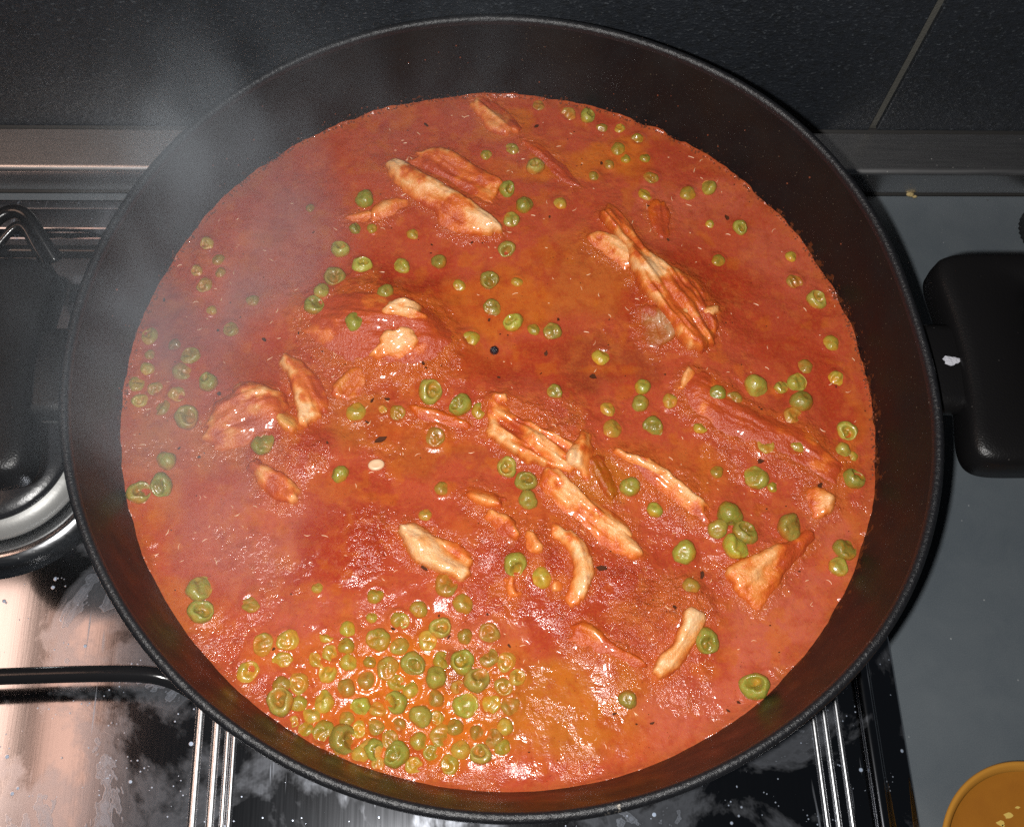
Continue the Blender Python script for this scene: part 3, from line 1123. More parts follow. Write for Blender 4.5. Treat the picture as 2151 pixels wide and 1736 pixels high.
chicken('tiny whitish chicken shred between two peas', 'A',
        [(1755, 960), (1850, 940), (1945, 925), (1935, 1000), (1860, 1010), (1790, 990)], 2.2, 0.05, seed=5)
chicken('tall ridged chicken piece glazed with red sauce and torn at its lower end', None,
        [(1252, 425), (1300, 412), (1338, 470), (1362, 520), (1400, 540), (1450, 565), (1500, 605), (1518, 645), (1500, 712), (1455, 722), (1425, 690), (1395, 640), (1348, 600), (1330, 540), (1300, 480)], 8.0, 0.40, ridge_amp=1.2, seed=6)
chicken('pale tongue-shaped chicken strip leaning on the tall glazed piece', None,
        [(1226, 485), (1262, 483), (1300, 500), (1338, 535), (1330, 562), (1290, 548), (1248, 520)], 4.5, 0.12, seed=7)
chicken('greyish frayed chicken flap below the tall glazed piece', None,
        [(1338, 640), (1380, 640), (1425, 665), (1418, 712), (1378, 730), (1345, 705)], 4.0, 0.12, pale=GREY, seed=8)
chicken('leaf-shaped chicken strip with a pale rounded tip above the left chunk', 'D',
        [(1300, 570), (1350, 515), (1430, 555), (1525, 620), (1610, 760), (1630, 870), (1570, 940), (1500, 1010), (1430, 980), (1425, 860), (1365, 720)], 4.5, 0.30, seed=9, lie=0.4)
chicken('blocky chicken chunk with a red middle and pale torn edges', 'D',
        [(1025, 690), (1265, 745), (1350, 830), (1380, 930), (1290, 1020), (1080, 1120), (900, 1160), (755, 1140), (800, 980), (830, 850), (965, 795)], 5.0, 0.40, round_=0.9, seed=10, lie=0.35)
chicken('almond-shaped chicken piece, half red and half bare white', 'D',
        [(1080, 1265), (1200, 1285), (1375, 1380), (1430, 1515), (1350, 1560), (1245, 1505), (1140, 1390)], 3.8, 0.30, seed=11, lie=0.6)
chicken('large rounded chicken thigh under thick deep red sauce', None,
        [(622, 660), (650, 610), (720, 585), (810, 588), (900, 610), (955, 660), (965, 720), (900, 772), (800, 775), (700, 745), (635, 710)], 5.0, 0.78, round_=0.5, seed=12, sink=2.2, broad=0.02)
chicken('pale notched chicken knuckle emerging from the red thigh', 'E',
        [(90, 385), (220, 340), (340, 430), (310, 545), (190, 590), (105, 580), (25, 530), (60, 450)], 5.6, 0.26, seed=13, tear=1.6)
chicken('white chicken patch showing through the red thigh, beside a pea', 'E',
        [(60, 200), (180, 150), (330, 175), (400, 270), (300, 300), (230, 340), (110, 300)], 5.6, 0.36, seed=14, ridge_amp=1.0, tear=2.0)
chicken('big torn chicken slab with stringy pale fibres amid the stew', 'E',
        [(820, 820), (900, 795), (1000, 835), (1160, 880), (1310, 1000), (1430, 1130), (1490, 1240), (1490, 1340), (1360, 1340), (1250, 1270), (1100, 1240), (940, 1180), (870, 1110), (810, 1060), (815, 930)], 5.0, 0.34, ridge_amp=1.8, tear=1.6, seed=15)
chicken('upright pointed chicken fin rising from the big torn slab', 'E',
        [(1350, 1230), (1415, 1130), (1508, 1020), (1525, 1120), (1562, 1180), (1545, 1390), (1470, 1320), (1410, 1290)], 8.0, 0.08, seed=16, tear=0.8)
chicken('long narrow chicken strip running diagonally below the torn slab', None,
        [(1136, 985), (1180, 995), (1232, 1050), (1292, 1095), (1350, 1148), (1352, 1170), (1310, 1166), (1246, 1125), (1186, 1082), (1146, 1032)], 5.0, 0.16, seed=17, ridge_amp=1.2)
chicken('thin orange chicken shred lying along the long narrow strip', None,
        [(1205, 1030), (1258, 1048), (1300, 1075), (1338, 1110), (1335, 1134), (1298, 1112), (1262, 1088), (1222, 1058)], 5.6, 0.18, seed=18)
chicken('flat chicken slab with a long pale frayed edge', 'F',
        [(-60, 1180), (150, 1220), (310, 1300), (430, 1410), (570, 1515), (620, 1600), (600, 1710), (505, 1655), (430, 1550), (300, 1490), (190, 1410), (40, 1300)], 4.6, 0.24, seed=19, tear=1.2)
chicken('broad chicken slab mostly under smooth red sauce toward the right handle', 'F',
        [(420, 790), (470, 590), (700, 670), (870, 850), (1140, 945), (1320, 995), (1500, 1190), (1600, 1270), (1580, 1380), (1490, 1430), (1300, 1310), (1000, 1170), (700, 1070), (490, 910)], 3.4, 0.62, round_=0.5, seed=20, sink=1.3, broad=0.012)
chicken('stubby whitish chicken nub at the end of the broad slab', 'F',
        [(1290, 1480), (1400, 1450), (1520, 1495), (1505, 1585), (1440, 1660), (1365, 1640), (1345, 1560)], 3.6, 0.10, seed=21)
chicken('kite-shaped chicken piece with peppery pale skin near the right pan wall', 'I',
        [(745, 380), (900, 320), (1060, 245), (1200, 195), (1345, 130), (1365, 190), (1185, 390), (1135, 500), (1005, 650), (955, 670), (835, 565), (760, 470)], 3.2, 0.30, seed=22, lie=0.5)
chicken('wavy narrow chicken strip beside a dimpled pea', 'I',
        [(530, 710), (592, 760), (565, 855), (495, 965), (445, 1065), (345, 1145), (280, 1180), (245, 1110), (295, 1005), (395, 925), (420, 830), (465, 745)], 4.6, 0.06, seed=23, lie=0.5)
chicken('plump finger-shaped pale chicken piece with a blunt tip', 'H',
        [(220, 100), (280, 52), (355, 105), (455, 175), (605, 235), (708, 330), (695, 405), (620, 447), (500, 437), (395, 375), (320, 345), (250, 250), (200, 160)], 5.5, 0.12, seed=24, lie=0.5)
chicken('curved crescent of orange-stained chicken', 'H',
        [(1240, 95), (1350, 100), (1475, 195), (1540, 300), (1550, 420), (1510, 545), (1435, 640), (1360, 630), (1392, 520), (1412, 400), (1400, 305), (1325, 210), (1250, 155)], 4.6, 0.14, seed=25, lie=0.45)
chicken('small orange chicken corner between the finger piece and the crescent', 'H',
        [(1060, 120), (1110, 125), (1200, 230), (1160, 300), (1085, 290), (1095, 205)], 3.2, 0.16, seed=26)
chicken('thin pale chicken sliver lying in clear sauce above the finger piece', 'E',
        [(625, 1480), (760, 1452), (890, 1505), (930, 1600), (850, 1570), (735, 1555)], 2.6, 0.14, seed=27)
chicken('orange chicken shred hanging below the pale sliver', 'E',
        [(810, 1610), (900, 1620), (1000, 1690), (1010, 1770), (930, 1800), (850, 1730)], 3.0, 0.26, seed=28)
chicken('half-sunk orange chicken strip in the oily sauce', 'H',
        [(1390, 800), (1480, 752), (1610, 855), (1710, 950), (1860, 1015), (1910, 1085), (1700, 1020), (1500, 940), (1400, 880)], 2.4, 0.20, pale=np.array((0.6, 0.30, 0.09)), seed=29)
chicken('little pale chicken crumb beside two peas', 'H',
        [(950, 470), (1010, 455), (1050, 530), (1030, 605), (985, 590)], 2.6, 0.14, seed=30)
chicken('tiny pale chicken crumb next to the crescent', 'H',
        [(1245, 525), (1300, 465), (1338, 530), (1300, 580)], 2.4, 0.05, seed=31)
chicken('small red-edged chicken tip sticking up beside a pea on the broad slab', 'F',
        [(430, 780), (440, 680), (475, 595), (560, 625), (540, 700), (470, 740)], 4.6, 0.30, seed=32)
chicken('sunken orange chicken strip showing faintly under the far sauce', 'B',
        [(1020, 430), (1110, 420), (1240, 510), (1360, 630), (1470, 760), (1400, 750), (1260, 640), (1130, 530)], 1.5, 0.30, pale=np.array((0.58, 0.27, 0.07)), seed=33)
chicken('orange lozenge of chicken just under the sauce by the far right wall', 'C',
        [(205, 870), (270, 850), (345, 900), (355, 1010), (315, 1100), (245, 1050), (215, 960)], 1.6, 0.30, pale=np.array((0.58, 0.27, 0.07)), seed=34, lie=0.8)

chicken('yellowish curled chicken shred between the leaf-shaped strip and the thigh', 'D',
        [(1640, 770), (1750, 640), (1860, 590), (1910, 680), (1870, 800), (1750, 860)], 2.6, 0.16, pale=np.array((0.62, 0.36, 0.11)), seed=35)
chicken('yellow-orange chicken shred wedged between the blocky chunk and the leaf-shaped strip', 'D',
        [(1235, 940), (1330, 870), (1425, 935), (1450, 1045), (1330, 1060)], 3.6, 0.10, pale=np.array((0.62, 0.36, 0.11)), seed=36)
chicken('low orange chicken ridge beneath two dimpled peas', 'E',
        [(240, 880), (380, 885), (560, 945), (700, 985), (610, 1035), (430, 1000), (290, 945)], 2.2, 0.20, pale=np.array((0.58, 0.25, 0.05)), seed=37)
chicken('pale torn stump hanging off the tall glazed piece', 'F',
        [(425, 200), (520, 165), (605, 235), (630, 380), (560, 470), (465, 445), (425, 330)], 5.6, 0.10, seed=38, tear=1.2)
chicken('small whitish knob at the side of the tall glazed piece', 'F',
        [(550, 185), (650, 145), (720, 172), (695, 235), (605, 260)], 5.0, 0.06, seed=39)
chicken('ragged pale scrap at the head of the big torn slab', 'E',
        [(820, 830), (860, 780), (940, 800), (930, 860), (870, 885)], 4.4, 0.06, seed=40, tear=1.4)
chicken('narrow orange chicken edge below a creased pea on the frayed slab', 'E',
        [(1690, 1190), (1800, 1210), (1960, 1290), (2060, 1380), (2010, 1400), (1880, 1330), (1740, 1270)], 4.8, 0.16, seed=41)
chicken('olive-tinted chicken skin scrap tucked behind the upright fin', 'E',
        [(1530, 1290), (1570, 1230), (1640, 1300), (1720, 1420), (1690, 1500), (1600, 1450)], 2.8, 0.0, pale=np.array((0.40, 0.26, 0.05)), seed=42)

# ---- sauce surface
STEP = 0.00046
n = int(2 * RS / STEP) + 1
gxs = np.linspace(-RS, RS, n)
GX, GY = np.meshgrid(gxs, gxs, indexing='ij')
GZ = base_height(GX, GY)
GR = np.hypot(GX, GY)
# the sauce clings to the pan wall
GZ += 0.0012 * np.exp(-((RW - GR).clip(0) / 0.0015)) * np.clip(0.75 + 0.7 * fbm(GX, GY, 0.007, 3, 21), 0.1, 1.4)
grain = grain_field(GX, GY)
GZ += (0.00006 + 0.00034 * grain) * fbm(GX, GY, 0.0030, 3, 5)
chmask = np.zeros(GX.shape)
for Wp, h, _l, _w in CH:
    lo, hi = Wp.min(0) - 0.007, Wp.max(0) + 0.007
    i0, i1 = np.searchsorted(gxs, [lo[0], hi[0]])
    j0, j1 = np.searchsorted(gxs, [lo[1], hi[1]])
    xx, yy = GX[i0:i1, j0:j1], GY[i0:i1, j0:j1]
    sd = sdist(Wp, xx, yy) + 0.0010 * fbm(xx, yy, 0.004, 3, 91)
    climb = np.where(sd < 0, np.exp(-(np.abs(sd) / 0.0022) ** 1.3), 1.0)
    GZ[i0:i1, j0:j1] += min(0.16 * h, 0.0006) * climb
    chmask[i0:i1, j0:j1] = np.maximum(chmask[i0:i1, j0:j1], climb)
    grain[i0:i1, j0:j1] = np.maximum(grain[i0:i1, j0:j1], 0.6 * np.exp(-(np.minimum(sd, 0) / 0.005) ** 2))
rs = np.random.RandomState(5)
peas_xyz = []
for px, py, r, kd, zk in PL:
    x, y = U(px, py, ZS + 0.0015)[:2]
    zb = float(base_height(np.array([x]), np.array([y]))[0])
    x, y = U(px, py, zb + 0.3 * r)[:2]
    rr = math.hypot(x, y)
    if rr > RW - r * 0.8:
        k = (RW - r * 0.8) / rr
        x, y = x * k, y * k
    zb = float(base_height(np.array([x]), np.array([y]))[0])
    peas_xyz.append((x, y, zb, r, kd, zk))
    i0, i1 = np.searchsorted(gxs, [x - 3 * r, x + 3 * r])
    j0, j1 = np.searchsorted(gxs, [y - 3 * r, y + 3 * r])
    dd = np.hypot(GX[i0:i1, j0:j1] - x, GY[i0:i1, j0:j1] - y)
    men = np.exp(-((dd - r * 0.95) / (0.30 * r)) ** 2)
    GZ[i0:i1, j0:j1] += (0.08 if kd.isupper() else 0.13) * r * men
    grain[i0:i1, j0:j1] *= 1 - 0.3 * men

# colours of the sauce
wx = GX + 0.007 * fbm(GX, GY, 0.016, 4, 12)
wy = GY + 0.007 * fbm(GX, GY, 0.016, 4, 13)
SC = np.empty(GX.shape + (3,))
SC[:] = LIQ
for e in PE:
    r = ell_r(e, wx, wy)
    w = (1 - sstep(0.55, 1.15, r)) * e[4]
    SC = SC * (1 - w[..., None]) + np.array(e[3]) * w[..., None]
blot = fbm(GX, GY, 0.014, 4, 15)
w = sstep(0.25, 0.7, blot) * 0.45
SC = SC * (1 - w[..., None]) + np.array(RED) * w[..., None]
blot = fbm(GX, GY, 0.010, 4, 16)
w = sstep(0.35, 0.75, blot) * 0.40
SC = SC * (1 - w[..., None]) + np.array(ORA) * w[..., None]
mot = fbm(GX, GY, 0.0048, 4, 18)
w = sstep(0.15, 0.75, mot) * (0.18 + 0.22 * grain)
SC = SC * (1 - w[..., None]) + np.array((0.50, 0.145, 0.030)) * w[..., None]
mot = fbm(GX, GY, 0.0040, 4, 19)
w = sstep(0.20, 0.75, mot) * (0.20 + 0.30 * grain)
SC = SC * (1 - w[..., None]) + np.array((0.20, 0.022, 0.007)) * w[..., None]
edge = sstep(RW - 0.006, RW - 0.0005, GR + 0.002 * fbm(GX, GY, 0.006, 3, 17))
w = edge * 0.5
SC = SC * (1 - w[..., None]) + np.array((0.30, 0.07, 0.02)) * w[..., None]

w = chmask * 0.55
SC = SC * (1 - w[..., None]) + np.array((0.42, 0.085, 0.012)) * w[..., None]

inside = GR < RS
idx = -np.ones(GX.shape, int)
idx[inside] = np.arange(inside.sum())
q = np.stack([idx[:-1, :-1], idx[1:, :-1], idx[1:, 1:], idx[:-1, 1:]], -1).reshape(-1, 4)
q = q[(q >= 0).all(1)]
me = bpy.data.meshes.new('tomato_sauce')
grid_mesh(me, np.stack([GX[inside], GY[inside], GZ[inside]], 1), q)
finish(me, M_SAUCE, True, SC[inside], {'grain': grain[inside]})
sauce = link(bpy.data.objects.new('tomato_sauce', me))
tag(sauce, 'glossy orange-red tomato sauce filling the black pan', 'sauce')
GXN = n


def sauce_z(x, y):
    i = int(np.clip(round((x + RS) / (gxs[1] - gxs[0])), 0, GXN - 1))
    j = int(np.clip(round((y + RS) / (gxs[1] - gxs[0])), 0, GXN - 1))
    return float(GZ[i, j])


# ------------------------------------------------------------------ peas


def pea_mesh(kind, sunk, seed):
    rs = np.random.RandomState(100 + seed)
    NL, NA = 22, 28
    V = [(0, 0, 1.0)]
    th = [math.pi * i / NL for i in range(1, NL)]
    V = []
    for i in range(NL + 1):
        t = math.pi * i / NL
        for k in range(NA):
            p = 2 * math.pi * k / NA
            V.append((math.sin(t) * math.cos(p), math.sin(t) * math.sin(p), math.cos(t)))
    V = np.array(V)
    N = V.copy()
    ang = np.arccos(np.clip(V[:, 2], -1, 1))
    phi = np.arctan2(V[:, 1], V[:, 0])
    # general unevenness
    a1, a2, a3 = rs.rand(3) * 6.28
    rad = 1 + 0.06 * np.sin(2 * phi + a1) * np.sin(ang) + 0.045 * np.sin(3 * phi + a2) * np.sin(ang) ** 2 + 0.03 * np.cos(2 * ang + a3)
    rad = rad + 0.03 * np.sin(5 * phi + 3 * ang + a1) * np.sin(ang) + 0.016 * np.sin(9 * phi - 4 * ang + a2) * np.sin(ang)
    V = V * rad[:, None]
    V[:, 2] *= rs.uniform(0.80, 0.95)
    V[:, 1] *= rs.uniform(0.90, 1.05)
    dent = np.zeros(len(V))
    if kind == 'D':
        ob = rs.rand() * 6.28
        oa = rs.uniform(0.05, 0.42)
        ang = np.arccos(np.clip(N @ np.array([math.sin(oa) * math.cos(ob), math.sin(oa) * math.sin(ob), math.cos(oa)]), -1, 1))
        wdt = rs.uniform(0.62, 0.95) * (1 + 0.14 * np.sin(phi * 2 + rs.rand() * 6) + 0.08 * np.sin(phi * 3 + rs.rand() * 6))
        dep = rs.uniform(0.42, 0.75) * (0.55 if sunk else 1.0)
        dent = 1 - sstep(0.35, 1.0, ang / wdt)
        V[:, 2] -= dep * dent * (1 + 0.25 * np.sin(phi + rs.rand() * 6))
        sh = rs.rand() * 6.28                       # the skin sags to one side and wrinkles in the hollow
        V[:, 2] -= 0.16 * (1 + np.cos(phi - sh)) * sstep(1.5, 0.7, ang) * np.sin(ang)
        V[:, 2] += 0.07 * dent * np.sin(4 * V[:, 0] * math.cos(sh) * 2.2 + 4 * V[:, 1] * math.sin(sh) * 2.2 + a3)
        ring = np.exp(-((ang - wdt * 1.02) / 0.13) ** 2)
        V[:, 2] += 0.035 * ring * (1 + np.cos(phi - ob))
    elif kind == 'F':
        b = rs.rand() * 3.14
        s = V[:, 0] * math.sin(b) + V[:, 1] * math.cos(b) + rs.uniform(-0.2, 0.2)
        al = V[:, 0] * math.cos(b) - V[:, 1] * math.sin(b)
        dent = np.exp(-(s / 0.33) ** 2) * sstep(-0.1, 0.5, N[:, 2]) * (1 - sstep(0.55, 0.95, np.abs(al)))
        V[:, 2] -= 0.38 * dent
        V[:, 2] -= 0.36 * sstep(0.0, 0.6, s) * sstep(0, 0.5, N[:, 2])
    else:
        if rs.rand() < 0.9:
            c = rs.rand() * 6.28
            dv = np.array([math.cos(c) * 0.5, math.sin(c) * 0.5, 0.8])
            dv /= np.linalg.norm(dv)
            dent = np.exp(-((1 - N @ dv) / 0.10)) * rs.uniform(0.5, 1.0)
            V -= 0.25 * dent[:, None] * dv
    # colours
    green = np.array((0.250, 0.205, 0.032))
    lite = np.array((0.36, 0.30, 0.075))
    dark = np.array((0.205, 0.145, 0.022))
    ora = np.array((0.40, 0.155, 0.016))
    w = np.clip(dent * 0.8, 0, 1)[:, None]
    c = green * (1 - w) + dark * w  # hollows painted darker, for their shade and the sauce pooled in them
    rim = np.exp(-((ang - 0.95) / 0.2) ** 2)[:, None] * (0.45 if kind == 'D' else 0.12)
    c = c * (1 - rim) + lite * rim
    lowlim = (-0.25, 0.35) if not sunk else (0.1, 0.95)
    wet = (1 - sstep(lowlim[0], lowlim[1], V[:, 2] + 0.18 * np.sin(3 * phi + a1)))[:, None]
    if sunk:
        wet = np.clip(wet * 0.8 + 0.22, 0, 1)
        if kind == 'D':
            wet = np.clip(wet - 0.25 * rim, 0, 1)
    else:
        wet = wet * 0.85
    c = c * (1 - wet) + ora * wet
    Fc = []
    for i in range(NL):
        for k in range(NA):
            l = (k + 1) % NA
            Fc.append((i * NA + k, (i + 1) * NA + k, (i + 1) * NA + l, i * NA + l))
    me = bpy.data.meshes.new('pea')
    me.from_pydata([tuple(v) for v in V], [], Fc)
    bm = bmesh.new()
    bm.from_mesh(me)
    lay = None
    bm.free()
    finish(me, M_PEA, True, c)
    return me


PM = {}
sd_ = 0
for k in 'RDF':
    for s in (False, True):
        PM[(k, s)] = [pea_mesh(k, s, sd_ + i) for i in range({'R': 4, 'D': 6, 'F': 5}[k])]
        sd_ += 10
PLOOK = {('R', False): 'plump round green pea', ('D', False): 'green pea with dimpled top', ('F', False): 'wrinkled creased green pea',
         ('R', True): 'nearly drowned round pea', ('D', True): 'half-sunk ring-shaped pea', ('F', True): 'half-sunk creased pea'}
SHORT = ['the long pale chicken strip', 'the red slab with scalloped end', 'the orange chicken wedge at the far wall', 'the pale chicken sliver',
         'the whitish chicken shred', 'the tall glazed chicken piece', 'the tongue-shaped chicken strip', 'the greyish chicken flap',
         'the leaf-shaped chicken strip', 'the blocky red-centred chicken chunk', 'the almond-shaped chicken piece', 'the rounded red chicken thigh',
         'the notched chicken knuckle', 'the white patch of the thigh', 'the big torn chicken slab', 'the upright chicken fin',
         'the long narrow chicken strip', 'the thin orange chicken shred', 'the slab with frayed pale edge', 'the broad red-covered slab',
         'the stubby chicken nub', 'the kite-shaped chicken piece', 'the wavy chicken strip', 'the finger-shaped chicken piece',
         'the chicken crescent', 'the small orange chicken corner', 'the thin sliver in clear sauce', 'the hanging orange shred',
         'the half-sunk orange strip', 'the little chicken crumb', 'the crumb by the crescent', 'the red-edged chicken tip',
         'the sunken orange strip', 'the orange lozenge', 'the yellowish curled shred', 'the yellow-orange wedged shred', 'the low orange ridge',
         'the pale torn stump', 'the whitish knob', 'the ragged pale scrap', 'the narrow orange edge', 'the olive skin scrap']


def where(x, y):
    """a landmark for something lying at (x, y) in the pan"""
    best, bi = 1e9, 0
    for i_, (Wp, _h, _l, _w) in enumerate(CH):
        d_ = float(-sdist(Wp, np.array([x]), np.array([y]))[0])
        if d_ < best:
            best, bi = d_, i_
    if best < -0.002:
        return 'on ' + SHORT[bi]
    if best < 0.007:
        return 'touching ' + SHORT[bi]
    near = sum(1 for p in peas_xyz if math.hypot(p[0] - x, p[1] - y) < 0.018) - 1
    a_ = math.degrees(math.atan2(y, x)) % 360
    sect = ('the right handle' if a_ < 25 or a_ > 335 else 'the grout line' if a_ < 65 else 'the tiled wall' if a_ < 120 else
            'the steam' if a_ < 158 else 'the left handle' if a_ < 200 else 'the wire pan support' if a_ < 235 else
            'the spill-stained steel' if a_ < 305 else 'the amber dish side')
    rr_ = math.hypot(x, y)
    if rr_ > 0.128:
        return 'against the pan wall near ' + sect
    if near >= 6:
        return 'inside the dense pea cluster'
    if best < 0.014:
        return 'a little off ' + SHORT[bi]
    if rr_ > 0.095:
        return 'in open sauce toward ' + sect
    return 'in sauce nearest ' + SHORT[bi]


rp = random.Random(3)
CLX, CLY = to_px_plane(830, 1430)


def py_ok(x, y):
    return math.hypot(x - CLX, y - CLY) < 0.052


for x, y, zb, r, kd, zk in peas_xyz:
    K = kd.upper()
    sunk = kd.islower()
    if not sunk and rp.random() < 0.5 and ((zk == 'G' and py_ok(x, y)) or (zk == 'H' and py_ok(x, y))):
        sunk = True                             # in the oily cluster most are filmed with sauce
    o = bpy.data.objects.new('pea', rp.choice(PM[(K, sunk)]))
    off = rp.uniform(-0.36, -0.14) if sunk else rp.uniform(0.05, 0.30)
    if K == 'D' and not sunk:
        off += 0.05
    o.location = (x, y, zb + off * r)
    o.scale = (r, r, r)
    tl = 0.22 if sunk else 0.42
    o.rotation_euler = (rp.uniform(-tl, tl), rp.uniform(-tl, tl), rp.uniform(0, 6.28))
    if K == 'R' and not sunk:
        o.rotation_euler = (rp.uniform(-0.8, 0.8), rp.uniform(-0.5, 0.5), rp.uniform(0, 6.28))
    link(o)
    lb = PLOOK[(K, sunk)] + ' ' + where(x, y)
    tag(o, lb, 'pea', 'peas: ' + lb)

# ------------------------------------------------------------------ herb flakes, peppercorn, onion bit
HERBS = '''B 380 330 55|B 1150 340 60|B 1240 970 34|B 420 1165 26|B 700 1150 30|E 1540 680 72|E 1215 520 52|E 885 685 36|E 65 1120 100|D 1910 1000 46
D 1190 425 50|D 870 360 26|D 495 150 40|H 370 400 70|H 1600 400 90|H 540 875 44|H 960 940 40|H 1690 1410 40|H 1955 1475 45|H 2110 670 40|I 580 450 74|I 390 670 36
F 985 1270 60|F 1400 1440 60|C 750 975 50|C 345 1130 36|C 205 895 30|D 2050 840 50|D 1940 850 50|B 1600 600 32|E 820 290 32|E 1300 285 32|D 880 800 40|D 1630 1140 30
E 1180 660 26|E 380 620 30|E 360 590 44|D 1430 380 24|D 600 1180 30|D 740 1240 34|E 960 1090 24|H 150 820 36|H 470 730 24|I 760 1390 40|I 830 1330 36|G 1260 960 34|G 1320 1230 26'''
for ti, tok in enumerate(HERBS.replace('\n', '|').split('|')):
    k, x, y, s = tok.split()
    px, py = zpx(k, float(x), float(y))
    s = float(s) * ZK * NK * PXM * 0.5
    wx_, wy_ = U(px, py, ZS + 0.002)[:2]
    zz = sauce_z(wx_, wy_)
    wx_, wy_ = U(px, py, zz)[:2]
    zz = sauce_z(wx_, wy_)
    # may lie on a chicken piece: lift to the highest thing below
    m = 8
    el = rp.uniform(0.35, 0.8)
    base = []
    for i in range(m):
        a = 2 * math.pi * i / m
        rr = s * rp.uniform(0.55, 1.15) * 0.9
        base.append((rr * math.cos(a), rr * math.sin(a) * el))
    V = [(bx, by, 0.00032 + 0.0003 * rp.random()) for bx, by in base] + [(bx, by, -0.0004) for bx, by in base]
    Fc = [tuple(range(m)), tuple(range(2 * m - 1, m - 1, -1))] + [(i, m + i, m + (i + 1) % m, (i + 1) % m) for i in range(m)]
    o = mesh('herb_flake', V, Fc, M_HERB, smooth=False)
    o.location = (wx_, wy_, zz)
    o.rotation_euler = (rp.uniform(-0.15, 0.15), rp.uniform(-0.15, 0.15), rp.uniform(0, 6.28))
    lb = 'tiny dark herb flake ' + where(wx_, wy_)
    tag(o, lb, 'herb flake', 'herb flakes: ' + lb)

px, py = zpx('E', 860, 455)
pc = U(px, py, ZS + 0.006)
bm = bmesh.new()
bmesh.ops.create_icosphere(bm, subdivisions=3, radius=0.0018)
for v in bm.verts:
    nn = v.co.normalized()
    v.co *= 1 + 0.10 * math.sin(9 * nn.x + 3) * math.sin(8 * nn.y) * math.cos(10 * nn.z) + 0.06 * math.sin(21 * nn.x * nn.y + 4 * nn.z)
me = bpy.data.meshes.new('peppercorn')
bm.to_mesh(me)
bm.free()
finish(me, M_PEPPER)
o = link(bpy.data.objects.new('peppercorn', me))
o.location = (pc[0], pc[1], sauce_z(pc[0], pc[1]) + 0.0009)
tag(o, 'single glossy black peppercorn at the edge of the red thigh', 'peppercorn')

px, py = zpx('D', 1970, 1290)
pc = U(px, py, ZS + 0.001)
V = []
Fc = []
m = 20
for j, (rr, z) in enumerate(((0.0, 0.0009), (0.0012, 0.0010), (0.0021, 0.0008), (0.0025, 0.0002), (0.0024, -0.0006))):
    for i in range(m):
        a = 2 * math.pi * i / m
        q_ = 1 + 0.12 * math.sin(2 * a + 1)
        V.append((rr * q_ * math.cos(a) * 1.15, rr * q_ * math.sin(a), z - 0.0004 * (rr < 0.002)))
for j in range(4):
    for i in range(m):
        l = (i + 1) % m
        Fc.append((j * m + i, (j + 1) * m + i, (j + 1) * m + l, j * m + l))
o = mesh('garlic_slice', V, Fc, M_PALE)
o.location = (pc[0], pc[1], sauce_z(pc[0], pc[1]) + 0.0004)
tag(o, 'tiny round pale slice floating alone on the open sauce', 'garlic slice')

# pale shreds floating everywhere, too small to tell apart
V, Fc = [], []
rs = np.random.RandomState(21)
for i in range(330):
    a = rs.rand() * 6.283
    rr = RW * 0.985 * math.sqrt(rs.rand())
    x, y = rr * math.cos(a), rr * math.sin(a)
    z = sauce_z(x, y)
    L = rs.uniform(0.0003, 0.0013)
    wd = rs.uniform(0.00012, 0.00026)
    t = rs.rand() * 6.283
    cv = rs.uniform(-0.9, 0.9)
    b0 = len(V)
    for s in range(5):
        f = (s / 4 - 0.5) * 2
        cx = x + L * (f * math.cos(t) - cv * (f * f) * 0.5 * math.sin(t))
        cy = y + L * (f * math.sin(t) + cv * (f * f) * 0.5 * math.cos(t))
        ww = wd * (1 - 0.6 * abs(f))
        V += [(cx - ww * math.sin(t), cy + ww * math.cos(t), z - 0.0001), (cx, cy, z + 0.00030), (cx + ww * math.sin(t), cy - ww * math.cos(t), z - 0.0001)]
    for s in range(4):
        k = b0 + s * 3
        Fc += [(k, k + 3, k + 4, k + 1), (k + 1, k + 4, k + 5, k + 2)]
o = mesh('pale_shreds', V, Fc, M_PALE)
tag(o, 'scattered tiny pale shreds floating on the sauce', 'shreds', kind='stuff')

# fine dark herb dust, too small to tell apart
V, Fc = [], []
rs = np.random.RandomState(23)
for i in range(420):
    a = rs.rand() * 6.283
    rr = RW * 0.98 * math.sqrt(rs.rand())
    x, y = rr * math.cos(a), rr * math.sin(a)
    z = sauce_z(x, y)
    L = 0.00022 + 0.0005 * rs.rand() ** 3
    t = rs.rand() * 6.283
    b0 = len(V)
    for k in range(5):
        q_ = t + k * 1.2566
        V.append((x + L * rs.uniform(0.5, 1.2) * math.cos(q_), y + L * rs.uniform(0.4, 1.0) * math.sin(q_), z - 0.00005))
    V.append((x, y, z + 0.00022))
    Fc += [(b0 + k, b0 + (k + 1) % 5, b0 + 5) for k in range(5)]
o = mesh('herb_dust', V, Fc, M_HERB, smooth=False)
tag(o, 'fine dark herb dust sprinkled over the whole sauce', 'herb dust', kind='stuff')

